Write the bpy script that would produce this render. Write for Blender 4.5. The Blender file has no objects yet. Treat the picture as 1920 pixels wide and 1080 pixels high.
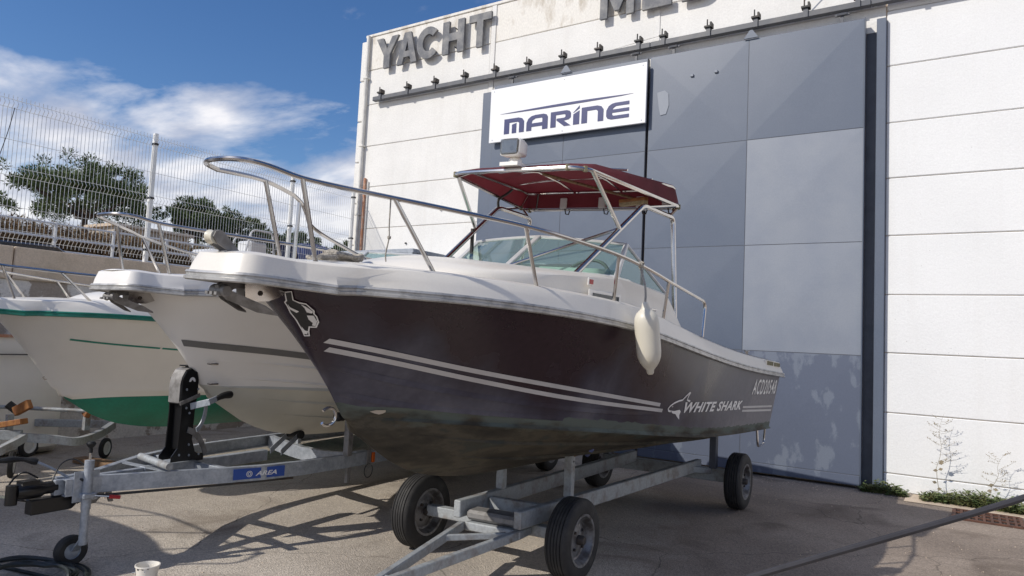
import bpy, bmesh, math, random
import numpy as np
from mathutils import Vector, Matrix
random.seed(7)
rad = math.radians
sc = bpy.context.scene
COL = sc.collection

# ------------------------------------------------------------------ camera
def rot_axes(yaw, pitch, roll):
    y, p, r = rad(yaw), rad(pitch), rad(roll)
    fw = Vector((-math.sin(y)*math.cos(p), math.cos(y)*math.cos(p), math.sin(p)))
    rt = Vector((math.cos(y), math.sin(y), 0))
    up = rt.cross(fw)
    return rt*math.cos(r)+up*math.sin(r), up*math.cos(r)-rt*math.sin(r), fw
cd = bpy.data.cameras.new('camera'); cam = bpy.data.objects.new('camera', cd); COL.objects.link(cam)
rt, up, fw = rot_axes(32.78, 4.23, 2.73)
M = Matrix.Identity(4)
for i in range(3):
    M[i][0], M[i][1], M[i][2] = rt[i], up[i], -fw[i]
M[2][3] = 1.65
cam.matrix_world = M
cd.sensor_width = 36; cd.lens = 1330/1920*36; cd.clip_end = 3000; cd.clip_start = .05
sc.camera = cam

# ------------------------------------------------------------------ world / sun
SUN_TO = Vector((-.66, -1.2, 1.0)).normalized()
SUN_EL = math.asin(SUN_TO.z); SUN_AZ = math.atan2(SUN_TO.x, SUN_TO.y)
w = bpy.data.worlds.new('World'); sc.world = w; w.use_nodes = True
nt = w.node_tree; bg = nt.nodes['Background']
def N(t, kind, **kw):
    n = t.nodes.new(kind)
    for k, v in kw.items(): setattr(n, k, v)
    return n
sky = N(nt, 'ShaderNodeTexSky', sky_type='NISHITA', sun_disc=False, sun_elevation=SUN_EL,
        sun_rotation=SUN_AZ % (2*math.pi), air_density=1.0, dust_density=.3, ozone_density=3.0)
tc = N(nt, 'ShaderNodeTexCoord'); sep = N(nt, 'ShaderNodeSeparateXYZ')
nt.links.new(tc.outputs['Generated'], sep.inputs[0])
def mth(t, op, a, b=None, clamp=False):
    n = N(t, 'ShaderNodeMath', operation=op); n.use_clamp = clamp
    for i, v in enumerate((a, b)):
        if v is None: continue
        if isinstance(v, (int, float)): n.inputs[i].default_value = v
        else: t.links.new(v, n.inputs[i])
    return n.outputs[0]
zz = mth(nt, 'ADD', mth(nt, 'MAXIMUM', sep.outputs[2], 0.0), .16)
cmb = N(nt, 'ShaderNodeCombineXYZ')
nt.links.new(mth(nt, 'DIVIDE', sep.outputs[0], zz), cmb.inputs[0])
nt.links.new(mth(nt, 'DIVIDE', sep.outputs[1], zz), cmb.inputs[1])
n1 = N(nt, 'ShaderNodeTexNoise'); n1.inputs['Scale'].default_value = 1.5; n1.inputs['Detail'].default_value = 7
n1.inputs['Roughness'].default_value = .56; n1.inputs['Distortion'].default_value = .25
mp = N(nt, 'ShaderNodeMapping'); mp.inputs['Location'].default_value = (4.0, 9.3, .4); mp.inputs['Scale'].default_value = (1.0, 1.5, 1)
nt.links.new(cmb.outputs[0], mp.inputs[0]); nt.links.new(mp.outputs[0], n1.inputs['Vector'])
# more cloud cover low over the horizon
cover = mth(nt, 'MAXIMUM', mth(nt, 'MULTIPLY', mth(nt, 'SUBTRACT', .355, sep.outputs[2]), 1.15), -.03)
dens = mth(nt, 'ADD', n1.outputs['Fac'], cover)
rmp = N(nt, 'ShaderNodeValToRGB'); rmp.color_ramp.elements[0].position = .49; rmp.color_ramp.elements[1].position = .70
nt.links.new(dens, rmp.inputs[0])
n2 = N(nt, 'ShaderNodeTexNoise'); n2.inputs['Scale'].default_value = 2.6; n2.inputs['Detail'].default_value = 5
nt.links.new(mp.outputs[0], n2.inputs['Vector'])
ccol = N(nt, 'ShaderNodeMixRGB'); ccol.inputs[1].default_value = (2.7, 2.75, 3.15, 1); ccol.inputs[2].default_value = (5.2, 5.0, 4.9, 1)
r2 = N(nt, 'ShaderNodeValToRGB'); r2.color_ramp.elements[0].position = .38; r2.color_ramp.elements[1].position = .62
nt.links.new(n2.outputs['Fac'], r2.inputs[0]); nt.links.new(r2.outputs[0], ccol.inputs[0])
mix = N(nt, 'ShaderNodeMixRGB')
nt.links.new(mth(nt, 'MULTIPLY', rmp.outputs[0], .78), mix.inputs[0])
hsv = N(nt, 'ShaderNodeHueSaturation'); hsv.inputs['Hue'].default_value = .508; hsv.inputs['Saturation'].default_value = 1.22; hsv.inputs['Value'].default_value = .52
nt.links.new(sky.outputs[0], hsv.inputs['Color']); nt.links.new(hsv.outputs[0], mix.inputs[1]); nt.links.new(ccol.outputs[0], mix.inputs[2])
nt.links.new(mix.outputs[0], bg.inputs[0]); bg.inputs[1].default_value = .15

sd = bpy.data.lights.new('sun', 'SUN'); sd.energy = 2.35; sd.angle = rad(.53); sd.color = (1, .945, .86)
so = bpy.data.objects.new('sun', sd); COL.objects.link(so)
so.rotation_euler = (-SUN_TO).to_track_quat('-Z', 'Y').to_euler()
sc.view_settings.view_transform = 'Standard'; sc.view_settings.look = 'None'
sc.view_settings.exposure = 0.60; sc.view_settings.gamma = 1

# ------------------------------------------------------------------ materials
def mat(name, col, rough=.5, metal=0., var=.12, scale=4., col2=None, lo=.45, hi=.62, bump=0., bscale=60., spec=.5, detail=6,
        fine=0., fscale=300., stretch=None, coat=0.):
    m = bpy.data.materials.new(name); m.use_nodes = True
    t = m.node_tree; b = t.nodes['Principled BSDF']
    b.inputs['Roughness'].default_value = rough; b.inputs['Metallic'].default_value = metal
    b.inputs['Specular IOR Level'].default_value = spec
    if coat: b.inputs['Coat Weight'].default_value = coat; b.inputs['Coat Roughness'].default_value = .12
    co = N(t, 'ShaderNodeTexCoord').outputs['Object']
    if stretch:
        mpn = N(t, 'ShaderNodeMapping'); mpn.inputs['Scale'].default_value = stretch
        t.links.new(co, mpn.inputs[0]); co = mpn.outputs[0]
    no = N(t, 'ShaderNodeTexNoise'); no.inputs['Scale'].default_value = scale; no.inputs['Detail'].default_value = detail
    no.inputs['Roughness'].default_value = .6
    t.links.new(co, no.inputs['Vector'])
    ramp = N(t, 'ShaderNodeValToRGB'); ramp.color_ramp.elements[0].position = lo; ramp.color_ramp.elements[1].position = hi
    t.links.new(no.outputs['Fac'], ramp.inputs[0])
    c = tuple(col)+(1,)
    if col2 is None: c2 = tuple(max(0, x*(1-var)) for x in col)+(1,)
    else: c2 = tuple(col2)+(1,)
    ramp.color_ramp.elements[0].color = c; ramp.color_ramp.elements[1].color = c2
    out = ramp.outputs[0]
    if fine:
        nf = N(t, 'ShaderNodeTexNoise'); nf.inputs['Scale'].default_value = fscale; nf.inputs['Detail'].default_value = 3
        t.links.new(co, nf.inputs['Vector'])
        rf = N(t, 'ShaderNodeMapRange'); rf.inputs[1].default_value = .3; rf.inputs[2].default_value = .7
        rf.inputs[3].default_value = 1-fine; rf.inputs[4].default_value = 1+fine
        t.links.new(nf.outputs['Fac'], rf.inputs[0])
        mm = N(t, 'ShaderNodeMixRGB', blend_type='MULTIPLY'); mm.inputs[0].default_value = 1
        t.links.new(out, mm.inputs[1]); t.links.new(rf.outputs[0], mm.inputs[2]); out = mm.outputs[0]
    t.links.new(out, b.inputs['Base Color'])
    if bump:
        nb = N(t, 'ShaderNodeTexNoise'); nb.inputs['Scale'].default_value = bscale; nb.inputs['Detail'].default_value = 4
        t.links.new(co, nb.inputs['Vector'])
        bp = N(t, 'ShaderNodeBump'); bp.inputs['Strength'].default_value = bump; bp.inputs['Distance'].default_value = .01
        t.links.new(nb.outputs['Fac'], bp.inputs['Height']); t.links.new(bp.outputs[0], b.inputs['Normal'])
    m['out'] = 0
    return m
MT = {}
MT['wall'] = mat('white_painted_concrete', (.80, .785, .75), .85, var=.10, scale=1.3, lo=.35, hi=.75, bump=.35, bscale=35, fine=.05, fscale=40)
MT['wall_r'] = mat('fresh_white_concrete', (.80, .80, .79), .8, var=.05, scale=1.1, lo=.35, hi=.75, bump=.3, bscale=30, fine=.04, fscale=55)
MT['wall_top'] = mat('mouldy_white_concrete', (.78, .75, .69), .88, col2=(.40, .33, .24), scale=4.5, lo=.5, hi=.78, bump=.5, bscale=30, stretch=(1, 1, .45), fine=.08, fscale=50)
def add_pits(m, amt):
    t = m.node_tree; b = t.nodes['Principled BSDF']; src = b.inputs['Base Color'].links[0].from_socket
    co = N(t, 'ShaderNodeTexCoord').outputs['Object']
    v = N(t, 'ShaderNodeTexVoronoi'); v.inputs['Scale'].default_value = 11; t.links.new(co, v.inputs['Vector'])
    n = N(t, 'ShaderNodeTexNoise'); n.inputs['Scale'].default_value = 1.7; n.inputs['Detail'].default_value = 3; t.links.new(co, n.inputs['Vector'])
    f = mth(t, 'MULTIPLY', mth(t, 'LESS_THAN', v.outputs['Distance'], .055), mth(t, 'GREATER_THAN', n.outputs['Fac'], .56))
    # faint rain streaks
    mp_ = N(t, 'ShaderNodeMapping'); mp_.inputs['Scale'].default_value = (3.5, 3.5, .22); t.links.new(co, mp_.inputs[0])
    ns = N(t, 'ShaderNodeTexNoise'); ns.inputs['Scale'].default_value = 2.2; ns.inputs['Detail'].default_value = 6; t.links.new(mp_.outputs[0], ns.inputs['Vector'])
    sr = N(t, 'ShaderNodeMapRange'); sr.inputs[1].default_value = .52; sr.inputs[2].default_value = .80; sr.inputs[3].default_value = 0; sr.inputs[4].default_value = amt; t.links.new(ns.outputs['Fac'], sr.inputs[0])
    g1 = N(t, 'ShaderNodeMixRGB'); g1.inputs[2].default_value = (.45, .40, .32, 1); t.links.new(sr.outputs[0], g1.inputs[0]); t.links.new(src, g1.inputs[1])
    g2 = N(t, 'ShaderNodeMixRGB'); g2.inputs[2].default_value = (.38, .36, .33, 1); t.links.new(mth(t, 'MULTIPLY', f, .6), g2.inputs[0]); t.links.new(g1.outputs[0], g2.inputs[1])
    t.links.new(g2.outputs[0], b.inputs['Base Color'])
add_pits(MT['wall'], .12); add_pits(MT['wall_r'], .06)
MT['pipe'] = mat('painted_pipe', (.74, .72, .67), .6, var=.15, scale=6)
MT['rust_pipe'] = mat('rust_streaked_pipe', (.48, .22, .12), .7, col2=(.60, .42, .32), scale=7)
MT['door'] = mat('blue_grey_door_paint', (.096, .120, .168), .42, col2=(.118, .141, .186), scale=.8, lo=.35, hi=.7, fine=.05, fscale=60)
MT['door_p'] = mat('pale_door_paint', (.235, .258, .300), .5, col2=(.20, .225, .275), scale=1.4, lo=.4, hi=.68, fine=.04, fscale=60)
MT['door_w'] = mat('worn_door_paint', (.100, .119, .168), .45, col2=(.150, .174, .222), scale=2.0, lo=.555, hi=.60, detail=9, stretch=(1.5,1,.8), fine=.05, fscale=60)
MT['door_dk'] = mat('dark_door_steel', (.095, .105, .13), .55, var=.2)
MT['rail'] = mat('grey_track_paint', (.085, .09, .105), .5, col2=(.12, .12, .125), scale=5)
MT['iron'] = mat('dark_iron', (.03, .03, .03), .6, col2=(.06, .045, .035), scale=8)
MT['letter'] = mat('weathered_zinc_letter', (.10, .105, .12), .6, col2=(.23, .225, .22), scale=6, lo=.42, hi=.68)
MT['board'] = mat('sign_white', (.82, .82, .82), .35, var=.02)
MT['navy'] = mat('sign_navy', (.018, .025, .125), .4, var=.08)
MT['asphalt'] = None
MT['gel'] = mat('cream_gelcoat', (.82, .77, .68), .34, var=.06, scale=2.5, lo=.35, hi=.75, fine=.02, fscale=90, coat=.3)
MT['gel2'] = mat('white_gelcoat', (.85, .815, .755), .3, var=.05, scale=2.5, lo=.35, hi=.75, coat=.3)
MT['gel3'] = mat('old_white_gelcoat', (.86, .815, .73), .3, var=.07, scale=2.5, lo=.35, hi=.75, coat=.2)
MT['rub'] = mat('rub_rail_alloy', (.50, .49, .47), .38, metal=.35, var=.35, scale=14)
MT['rubg'] = mat('green_rub_rail', (.012, .20, .135), .4, var=.2, scale=8)
MT['alu'] = mat('satin_alloy_frame', (.60, .60, .59), .4, metal=.25, var=.12, scale=9)
MT['steel'] = mat('polished_steel', (.56, .54, .52), .17, metal=1, var=.1, scale=9)
MT['galv'] = mat('galvanised_steel', (.42, .45, .49), .48, metal=.35, col2=(.30, .33, .37), scale=16, lo=.38, hi=.62, fine=.10, fscale=60, detail=8)
MT['galv2'] = mat('dull_galvanised_steel', (.36, .38, .39), .6, metal=.2, col2=(.20, .165, .135), scale=7, lo=.50, hi=.74, fine=.14, fscale=50, detail=9)
MT['black'] = mat('black_plastic', (.012, .012, .013), .38, var=.2)
MT['blackm'] = mat('black_powder_coat', (.008, .008, .009), .3, var=.2)
MT['grip'] = mat('rubber_grip', (.012, .012, .012), .65, var=.2)
MT['tyre'] = mat('tyre_rubber', (.022, .021, .021), .75, col2=(.05, .047, .043), scale=9, lo=.5, hi=.75, bump=.2, bscale=90)
MT['rim'] = mat('dusty_rim', (.23, .23, .235), .5, metal=.5, col2=(.10, .09, .085), scale=12)
MT['wood'] = mat('orange_stained_wood', (.33, .14, .04), .6, col2=(.24, .09, .03), scale=9, stretch=(1, 6, 1))
MT['oldwood'] = mat('old_plank_wood', (.25, .15, .08), .8, col2=(.15, .09, .05), scale=9, stretch=(1, 6, 1))
MT['red'] = mat('red_plastic', (.42, .02, .02), .4, var=.1)
MT['amber'] = mat('amber_reflector', (.65, .12, .01), .25, var=.1)
MT['canvas'] = mat('burgundy_canvas', (.140, .017, .024), .8, col2=(.112, .013, .018), scale=5, bump=.3, bscale=160)
MT['bluelab'] = mat('blue_label', (.015, .07, .34), .35, var=.05)
MT['whitelet'] = mat('white_vinyl', (.82, .80, .78), .45, var=.06)
MT['greyst'] = mat('grey_vinyl', (.55, .53, .52), .5, var=.1)
MT['stripeg'] = mat('grey_stripe', (.17, .165, .155), .5, var=.1)
MT['greenst'] = mat('green_stripe', (.02, .25, .17), .45, var=.1)
MT['fender'] = mat('cream_fender_vinyl', (.66, .62, .52), .4, col2=(.52, .46, .33), scale=4, lo=.5, hi=.75)
MT['rope'] = mat('white_rope', (.42, .38, .32), .9, var=.4, scale=60, bump=.8, bscale=120)
MT['fence'] = mat('white_fence_steel', (.78, .78, .76), .4, var=.08)
MT['conc'] = mat('raw_concrete', (.62, .50, .38), .9, col2=(.52, .42, .31), scale=2.2, bump=.4, bscale=25, fine=.1, fscale=60)
MT['peel'] = mat('peeling_wall_paint', (.66, .62, .57), .9, col2=(.34, .285, .235), scale=2.3, lo=.505, hi=.535, bump=.5, bscale=20, fine=.12, fscale=40, detail=8)
MT['plast'] = mat('anchor_galvanised', (.26, .25, .24), .55, metal=.3, col2=(.17, .16, .15), scale=14)
MT['hose'] = mat('dark_green_hose', (.018, .024, .024), .45, var=.25, scale=20)
MT['tarp'] = mat('blue_tarpaulin', (.12, .15, .33), .7, var=.2, scale=4)
MT['weed'] = mat('weed_green', (.10, .14, .045), .7, col2=(.16, .16, .06), scale=10)
MT['dry'] = mat('dry_weed', (.30, .25, .17), .8, var=.3, scale=12)
MT['pine'] = mat('pine_needles', (.052, .086, .022), .75, col2=(.095, .132, .038), scale=.9, lo=.4, hi=.65)
MT['pine2'] = mat('light_pine_needles', (.070, .105, .026), .75, col2=(.12, .15, .045), scale=.9, lo=.4, hi=.65)
MT['bark'] = mat('pine_bark', (.11, .08, .06), .9, var=.4, scale=12)
MT['reed'] = mat('dry_reeds', (.24, .15, .075), .85, col2=(.15, .12, .06), scale=3)
MT['rustg'] = mat('rusted_cast_iron', (.115, .048, .028), .8, col2=(.075, .035, .025), scale=14, bump=.3)
MT['dirt'] = mat('earth_terrace', (.25, .20, .15), .95, var=.3, scale=1.2)
MT['cable'] = mat('grey_cable', (.045, .042, .045), .55, var=.2, scale=20)
MT['dash'] = mat('cockpit_liner', (.66, .64, .60), .4, var=.05)
MT['carp'] = mat('dark_car_paint', (.02, .022, .028), .25, var=.1, coat=.5)
MT['carw'] = mat('white_van_paint', (.7, .7, .69), .3, var=.05)
MT['brick'] = mat('terracotta', (.36, .17, .11), .85, var=.3, scale=9)
MT['beige'] = mat('beige_render', (.5, .43, .35), .9, var=.12, scale=2)
MT['greent'] = mat('green_antifoul', (.004, .235, .150), .5, col2=(.004, .185, .118), scale=2.5, lo=.4, hi=.65, fine=.1, fscale=30)
MT['keel2'] = mat('grey_green_bottom', (.62, .595, .51), .6, col2=(.52, .50, .42), scale=1.6, lo=.38, hi=.65)
MT['bristle'] = mat('brush_bristle', (.45, .36, .22), .9, var=.3, scale=40)
MT['strap'] = mat('webbing', (.22, .20, .12), .8, var=.2)
MT['shade_black'] = mat('flat_shade_black', (.012, .011, .010), .9)  # near-black that stands in for shade under the lean-to and the grate
def glass(name, col, rough=.02, alpha=.45):
    m = bpy.data.materials.new(name); m.use_nodes = True; t = m.node_tree; t.nodes.clear()
    o = N(t, 'ShaderNodeOutputMaterial'); tr = N(t, 'ShaderNodeBsdfTransparent'); gl = N(t, 'ShaderNodeBsdfGlossy')
    gl.inputs['Roughness'].default_value = rough; tr.inputs[0].default_value = col+(1,)
    fr = N(t, 'ShaderNodeFresnel'); fr.inputs[0].default_value = 1.5
    df = N(t, 'ShaderNodeBsdfDiffuse'); df.inputs[0].default_value = tuple(.6*x for x in col)+(1,)
    m0 = N(t, 'ShaderNodeMixShader'); m0.inputs[0].default_value = alpha
    t.links.new(tr.outputs[0], m0.inputs[1]); t.links.new(df.outputs[0], m0.inputs[2])
    mx = N(t, 'ShaderNodeMixShader'); t.links.new(fr.outputs[0], mx.inputs[0])
    t.links.new(m0.outputs[0], mx.inputs[1]); t.links.new(gl.outputs[0], mx.inputs[2]); t.links.new(mx.outputs[0], o.inputs[0])
    return m
MT['glass'] = glass('green_tinted_glass', (.66, .88, .82), alpha=.16)
MT['glassc'] = glass('clear_lens', (.85, .9, .95), alpha=.1)
MT['glassd'] = glass('dark_glass', (.25, .28, .30), alpha=.4)

def hull_paint():
    """dark aubergine gelcoat, oxidised to chalky grey towards the stern and in rubbed patches"""
    m = bpy.data.materials.new('oxidised_dark_gelcoat'); m.use_nodes = True; t = m.node_tree; b = t.nodes['Principled BSDF']
    co = N(t, 'ShaderNodeTexCoord').outputs['Object']; sp = N(t, 'ShaderNodeSeparateXYZ'); t.links.new(co, sp.inputs[0])
    n1 = N(t, 'ShaderNodeTexNoise'); n1.inputs['Scale'].default_value = 1.25; n1.inputs['Detail'].default_value = 5; n1.inputs['Distortion'].default_value = .5
    mpn = N(t, 'ShaderNodeMapping'); mpn.inputs['Scale'].default_value = (1, 1, .75); t.links.new(co, mpn.inputs[0]); t.links.new(mpn.outputs[0], n1.inputs[0])
    g = N(t, 'ShaderNodeMapRange'); g.inputs[1].default_value = -2.; g.inputs[2].default_value = 3.4; g.inputs[3].default_value = -.16; g.inputs[4].default_value = .24
    t.links.new(sp.outputs[1], g.inputs[0])
    hz = mth(t, 'MULTIPLY', mth(t, 'SUBTRACT', mth(t, 'SUBTRACT', 1.46, mth(t, 'MULTIPLY', sp.outputs[1], .085)), sp.outputs[2]), .34)
    f = mth(t, 'ADD', mth(t, 'ADD', n1.outputs['Fac'], g.outputs[0]), hz)
    r = N(t, 'ShaderNodeValToRGB'); e = r.color_ramp.elements
    e[0].position = .36; e[0].color = (.026, .012, .019, 1); e[1].position = .78; e[1].color = (.185, .175, .190, 1)
    k = e.new(.47); k.color = (.042, .037, .054, 1); k = e.new(.58); k.color = (.080, .077, .102, 1)
    t.links.new(f, r.inputs[0])
    # specks and run marks
    n3 = N(t, 'ShaderNodeTexNoise'); n3.inputs['Scale'].default_value = 26; n3.inputs['Detail'].default_value = 5; t.links.new(co, n3.inputs[0])
    r3 = N(t, 'ShaderNodeMapRange'); r3.inputs[1].default_value = .3; r3.inputs[2].default_value = .75; r3.inputs[3].default_value = .88; r3.inputs[4].default_value = 1.12
    t.links.new(n3.outputs['Fac'], r3.inputs[0])
    mm = N(t, 'ShaderNodeMixRGB', blend_type='MULTIPLY'); mm.inputs[0].default_value = 1
    t.links.new(r.outputs[0], mm.inputs[1]); t.links.new(r3.outputs[0], mm.inputs[2]); t.links.new(mm.outputs[0], b.inputs['Base Color'])
    rr = N(t, 'ShaderNodeMapRange'); rr.inputs[1].default_value = .35; rr.inputs[2].default_value = .75; rr.inputs[3].default_value = .26; rr.inputs[4].default_value = .55; b.inputs['Specular IOR Level'].default_value = .4
    t.links.new(f, rr.inputs[0]); t.links.new(rr.outputs[0], b.inputs['Roughness'])
    return m
def translucent(m, f, col):
    t = m.node_tree; b = t.nodes['Principled BSDF']; o = [n for n in t.nodes if n.type == 'OUTPUT_MATERIAL'][0]
    tr = N(t, 'ShaderNodeBsdfTranslucent'); tr.inputs[0].default_value = col+(1,); mx = N(t, 'ShaderNodeMixShader'); mx.inputs[0].default_value = f
    t.links.new(b.outputs[0], mx.inputs[1]); t.links.new(tr.outputs[0], mx.inputs[2]); t.links.new(mx.outputs[0], o.inputs[0])
translucent(MT['canvas'], .20, (.20, .022, .03))
MT['hull'] = hull_paint()
def bottom_paint():
    m = bpy.data.materials.new('flaking_bottom_paint'); m.use_nodes = True; t = m.node_tree; b = t.nodes['Principled BSDF']
    co = N(t, 'ShaderNodeTexCoord').outputs['Object']
    mpn = N(t, 'ShaderNodeMapping'); mpn.inputs['Scale'].default_value = (1, .8, 2.2); t.links.new(co, mpn.inputs[0])
    n1 = N(t, 'ShaderNodeTexNoise'); n1.inputs['Scale'].default_value = 2.4; n1.inputs['Detail'].default_value = 7; n1.inputs['Roughness'].default_value = .62
    t.links.new(mpn.outputs[0], n1.inputs[0])
    r = N(t, 'ShaderNodeValToRGB'); e = r.color_ramp.elements
    e[0].position = .30; e[0].color = (.028, .026, .021, 1); e[1].position = .82; e[1].color = (.20, .215, .18, 1)
    for p, c in ((.44,(.050,.044,.034)),(.50,(.066,.058,.043)),(.53,(.086,.075,.055)),(.57,(.080,.070,.052)),(.60,(.056,.056,.046)),(.66,(.060,.065,.055)),(.70,(.095,.105,.092))):
        k = e.new(p); k.color = c+(1,)
    # greener, paler paint in a band under the waterline
    sp = N(t, 'ShaderNodeSeparateXYZ'); t.links.new(co, sp.inputs[0])
    n2 = N(t, 'ShaderNodeTexNoise'); n2.inputs['Scale'].default_value = 5; n2.inputs['Detail'].default_value = 8; t.links.new(mpn.outputs[0], n2.inputs[0])
    lv = mth(t, 'ADD', mth(t, 'ADD', sp.outputs[2], mth(t, 'MULTIPLY', sp.outputs[1], .058)), mth(t, 'MULTIPLY', n2.outputs['Fac'], .30))
    gm = N(t, 'ShaderNodeMapRange'); gm.inputs[1].default_value = 1.235; gm.inputs[2].default_value = 1.30; t.links.new(lv, gm.inputs[0])
    gc = N(t, 'ShaderNodeMixRGB'); gc.inputs[2].default_value = (.125, .148, .130, 1); t.links.new(mth(t, 'MULTIPLY', gm.outputs[0], .85), gc.inputs[0])
    t.links.new(n1.outputs['Fac'], r.inputs[0]); t.links.new(r.outputs[0], gc.inputs[1]); t.links.new(gc.outputs[0], b.inputs['Base Color']); b.inputs['Roughness'].default_value = .8; b.inputs['Specular IOR Level'].default_value = .25
    bp = N(t, 'ShaderNodeBump'); bp.inputs['Strength'].default_value = .25; bp.inputs['Distance'].default_value = .01
    t.links.new(n1.outputs['Fac'], bp.inputs['Height']); t.links.new(bp.outputs[0], b.inputs['Normal'])
    return m
MT['bottom'] = bottom_paint()
def asphalt():
    m = bpy.data.materials.new('worn_gravelly_asphalt'); m.use_nodes = True; t = m.node_tree; b = t.nodes['Principled BSDF']
    co = N(t, 'ShaderNodeTexCoord').outputs['Object']
    def noise(s, d=4, dist=0.):
        n = N(t, 'ShaderNodeTexNoise'); n.inputs['Scale'].default_value = s; n.inputs['Detail'].default_value = d; n.inputs['Distortion'].default_value = dist
        t.links.new(co, n.inputs['Vector']); return n.outputs['Fac']
    r = N(t, 'ShaderNodeValToRGB'); e = r.color_ramp.elements
    e[0].position = .32; e[0].color = (.33, .288, .245, 1); e[1].position = .68; e[1].color = (.58, .515, .435, 1)
    t.links.new(noise(.55, 6), r.inputs[0])
    # stones
    v = N(t, 'ShaderNodeTexVoronoi'); v.inputs['Scale'].default_value = 95; t.links.new(co, v.inputs['Vector'])
    rs = N(t, 'ShaderNodeMapRange'); rs.inputs[3].default_value = .74; rs.inputs[4].default_value = 1.2
    sepc = N(t, 'ShaderNodeSeparateColor'); t.links.new(v.outputs['Color'], sepc.inputs[0]); t.links.new(sepc.outputs[0], rs.inputs[0])
    mm = N(t, 'ShaderNodeMixRGB', blend_type='MULTIPLY'); mm.inputs[0].default_value = 1
    t.links.new(r.outputs[0], mm.inputs[1]); t.links.new(rs.outputs[0], mm.inputs[2])
    # oil and tar stains
    rst = N(t, 'ShaderNodeValToRGB'); rst.color_ramp.elements[0].position = .54; rst.color_ramp.elements[1].position = .72
    t.links.new(noise(1.15, 7, .8), rst.inputs[0])
    st = N(t, 'ShaderNodeMixRGB'); st.inputs[2].default_value = (.20, .165, .135, 1)
    t.links.new(mth(t, 'MULTIPLY', rst.outputs[0], .85), st.inputs[0]); t.links.new(mm.outputs[0], st.inputs[1])
    # newer, darker asphalt in front of the hall doors
    sp = N(t, 'ShaderNodeSeparateXYZ'); t.links.new(co, sp.inputs[0])
    edge = mth(t, 'ADD', mth(t, 'ADD', mth(t, 'MULTIPLY', sp.outputs[0], .75), mth(t, 'MULTIPLY', sp.outputs[1], .35)), mth(t, 'MULTIPLY', noise(1.4, 5), 1.0))
    rd = N(t, 'ShaderNodeMapRange'); rd.inputs[1].default_value = .45; rd.inputs[2].default_value = 1.1
    t.links.new(edge, rd.inputs[0])
    dk = N(t, 'ShaderNodeMixRGB', blend_type='MULTIPLY'); dk.inputs[2].default_value = (.62, .575, .555, 1)
    t.links.new(rd.outputs[0], dk.inputs[0]); t.links.new(st.outputs[0], dk.inputs[1])
    # cracks
    vc = N(t, 'ShaderNodeTexVoronoi', feature='DISTANCE_TO_EDGE'); vc.inputs['Scale'].default_value = .42
    dv = N(t, 'ShaderNodeMixRGB', blend_type='ADD'); dv.inputs[0].default_value = .35
    nc = N(t, 'ShaderNodeTexNoise'); nc.inputs['Scale'].default_value = 2.2; nc.inputs['Detail'].default_value = 5; t.links.new(co, nc.inputs['Vector'])
    t.links.new(co, dv.inputs[1]); t.links.new(nc.outputs['Color'], dv.inputs[2]); t.links.new(dv.outputs[0], vc.inputs['Vector'])
    ck = mth(t, 'LESS_THAN', vc.outputs['Distance'], .0022)
    cm = N(t, 'ShaderNodeMixRGB'); cm.inputs[2].default_value = (.05, .042, .036, 1)
    t.links.new(mth(t, 'MULTIPLY', ck, .45), cm.inputs[0]); t.links.new(dk.outputs[0], cm.inputs[1])
    t.links.new(cm.outputs[0], b.inputs['Base Color']); b.inputs['Roughness'].default_value = .9
    b.inputs['Specular IOR Level'].default_value = .25
    bp = N(t, 'ShaderNodeBump'); bp.inputs['Strength'].default_value = .55; bp.inputs['Distance'].default_value = .008
    t.links.new(v.outputs['Distance'], bp.inputs['Height']); t.links.new(bp.outputs[0], b.inputs['Normal'])
    return m
MT['asphalt'] = asphalt()

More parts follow.
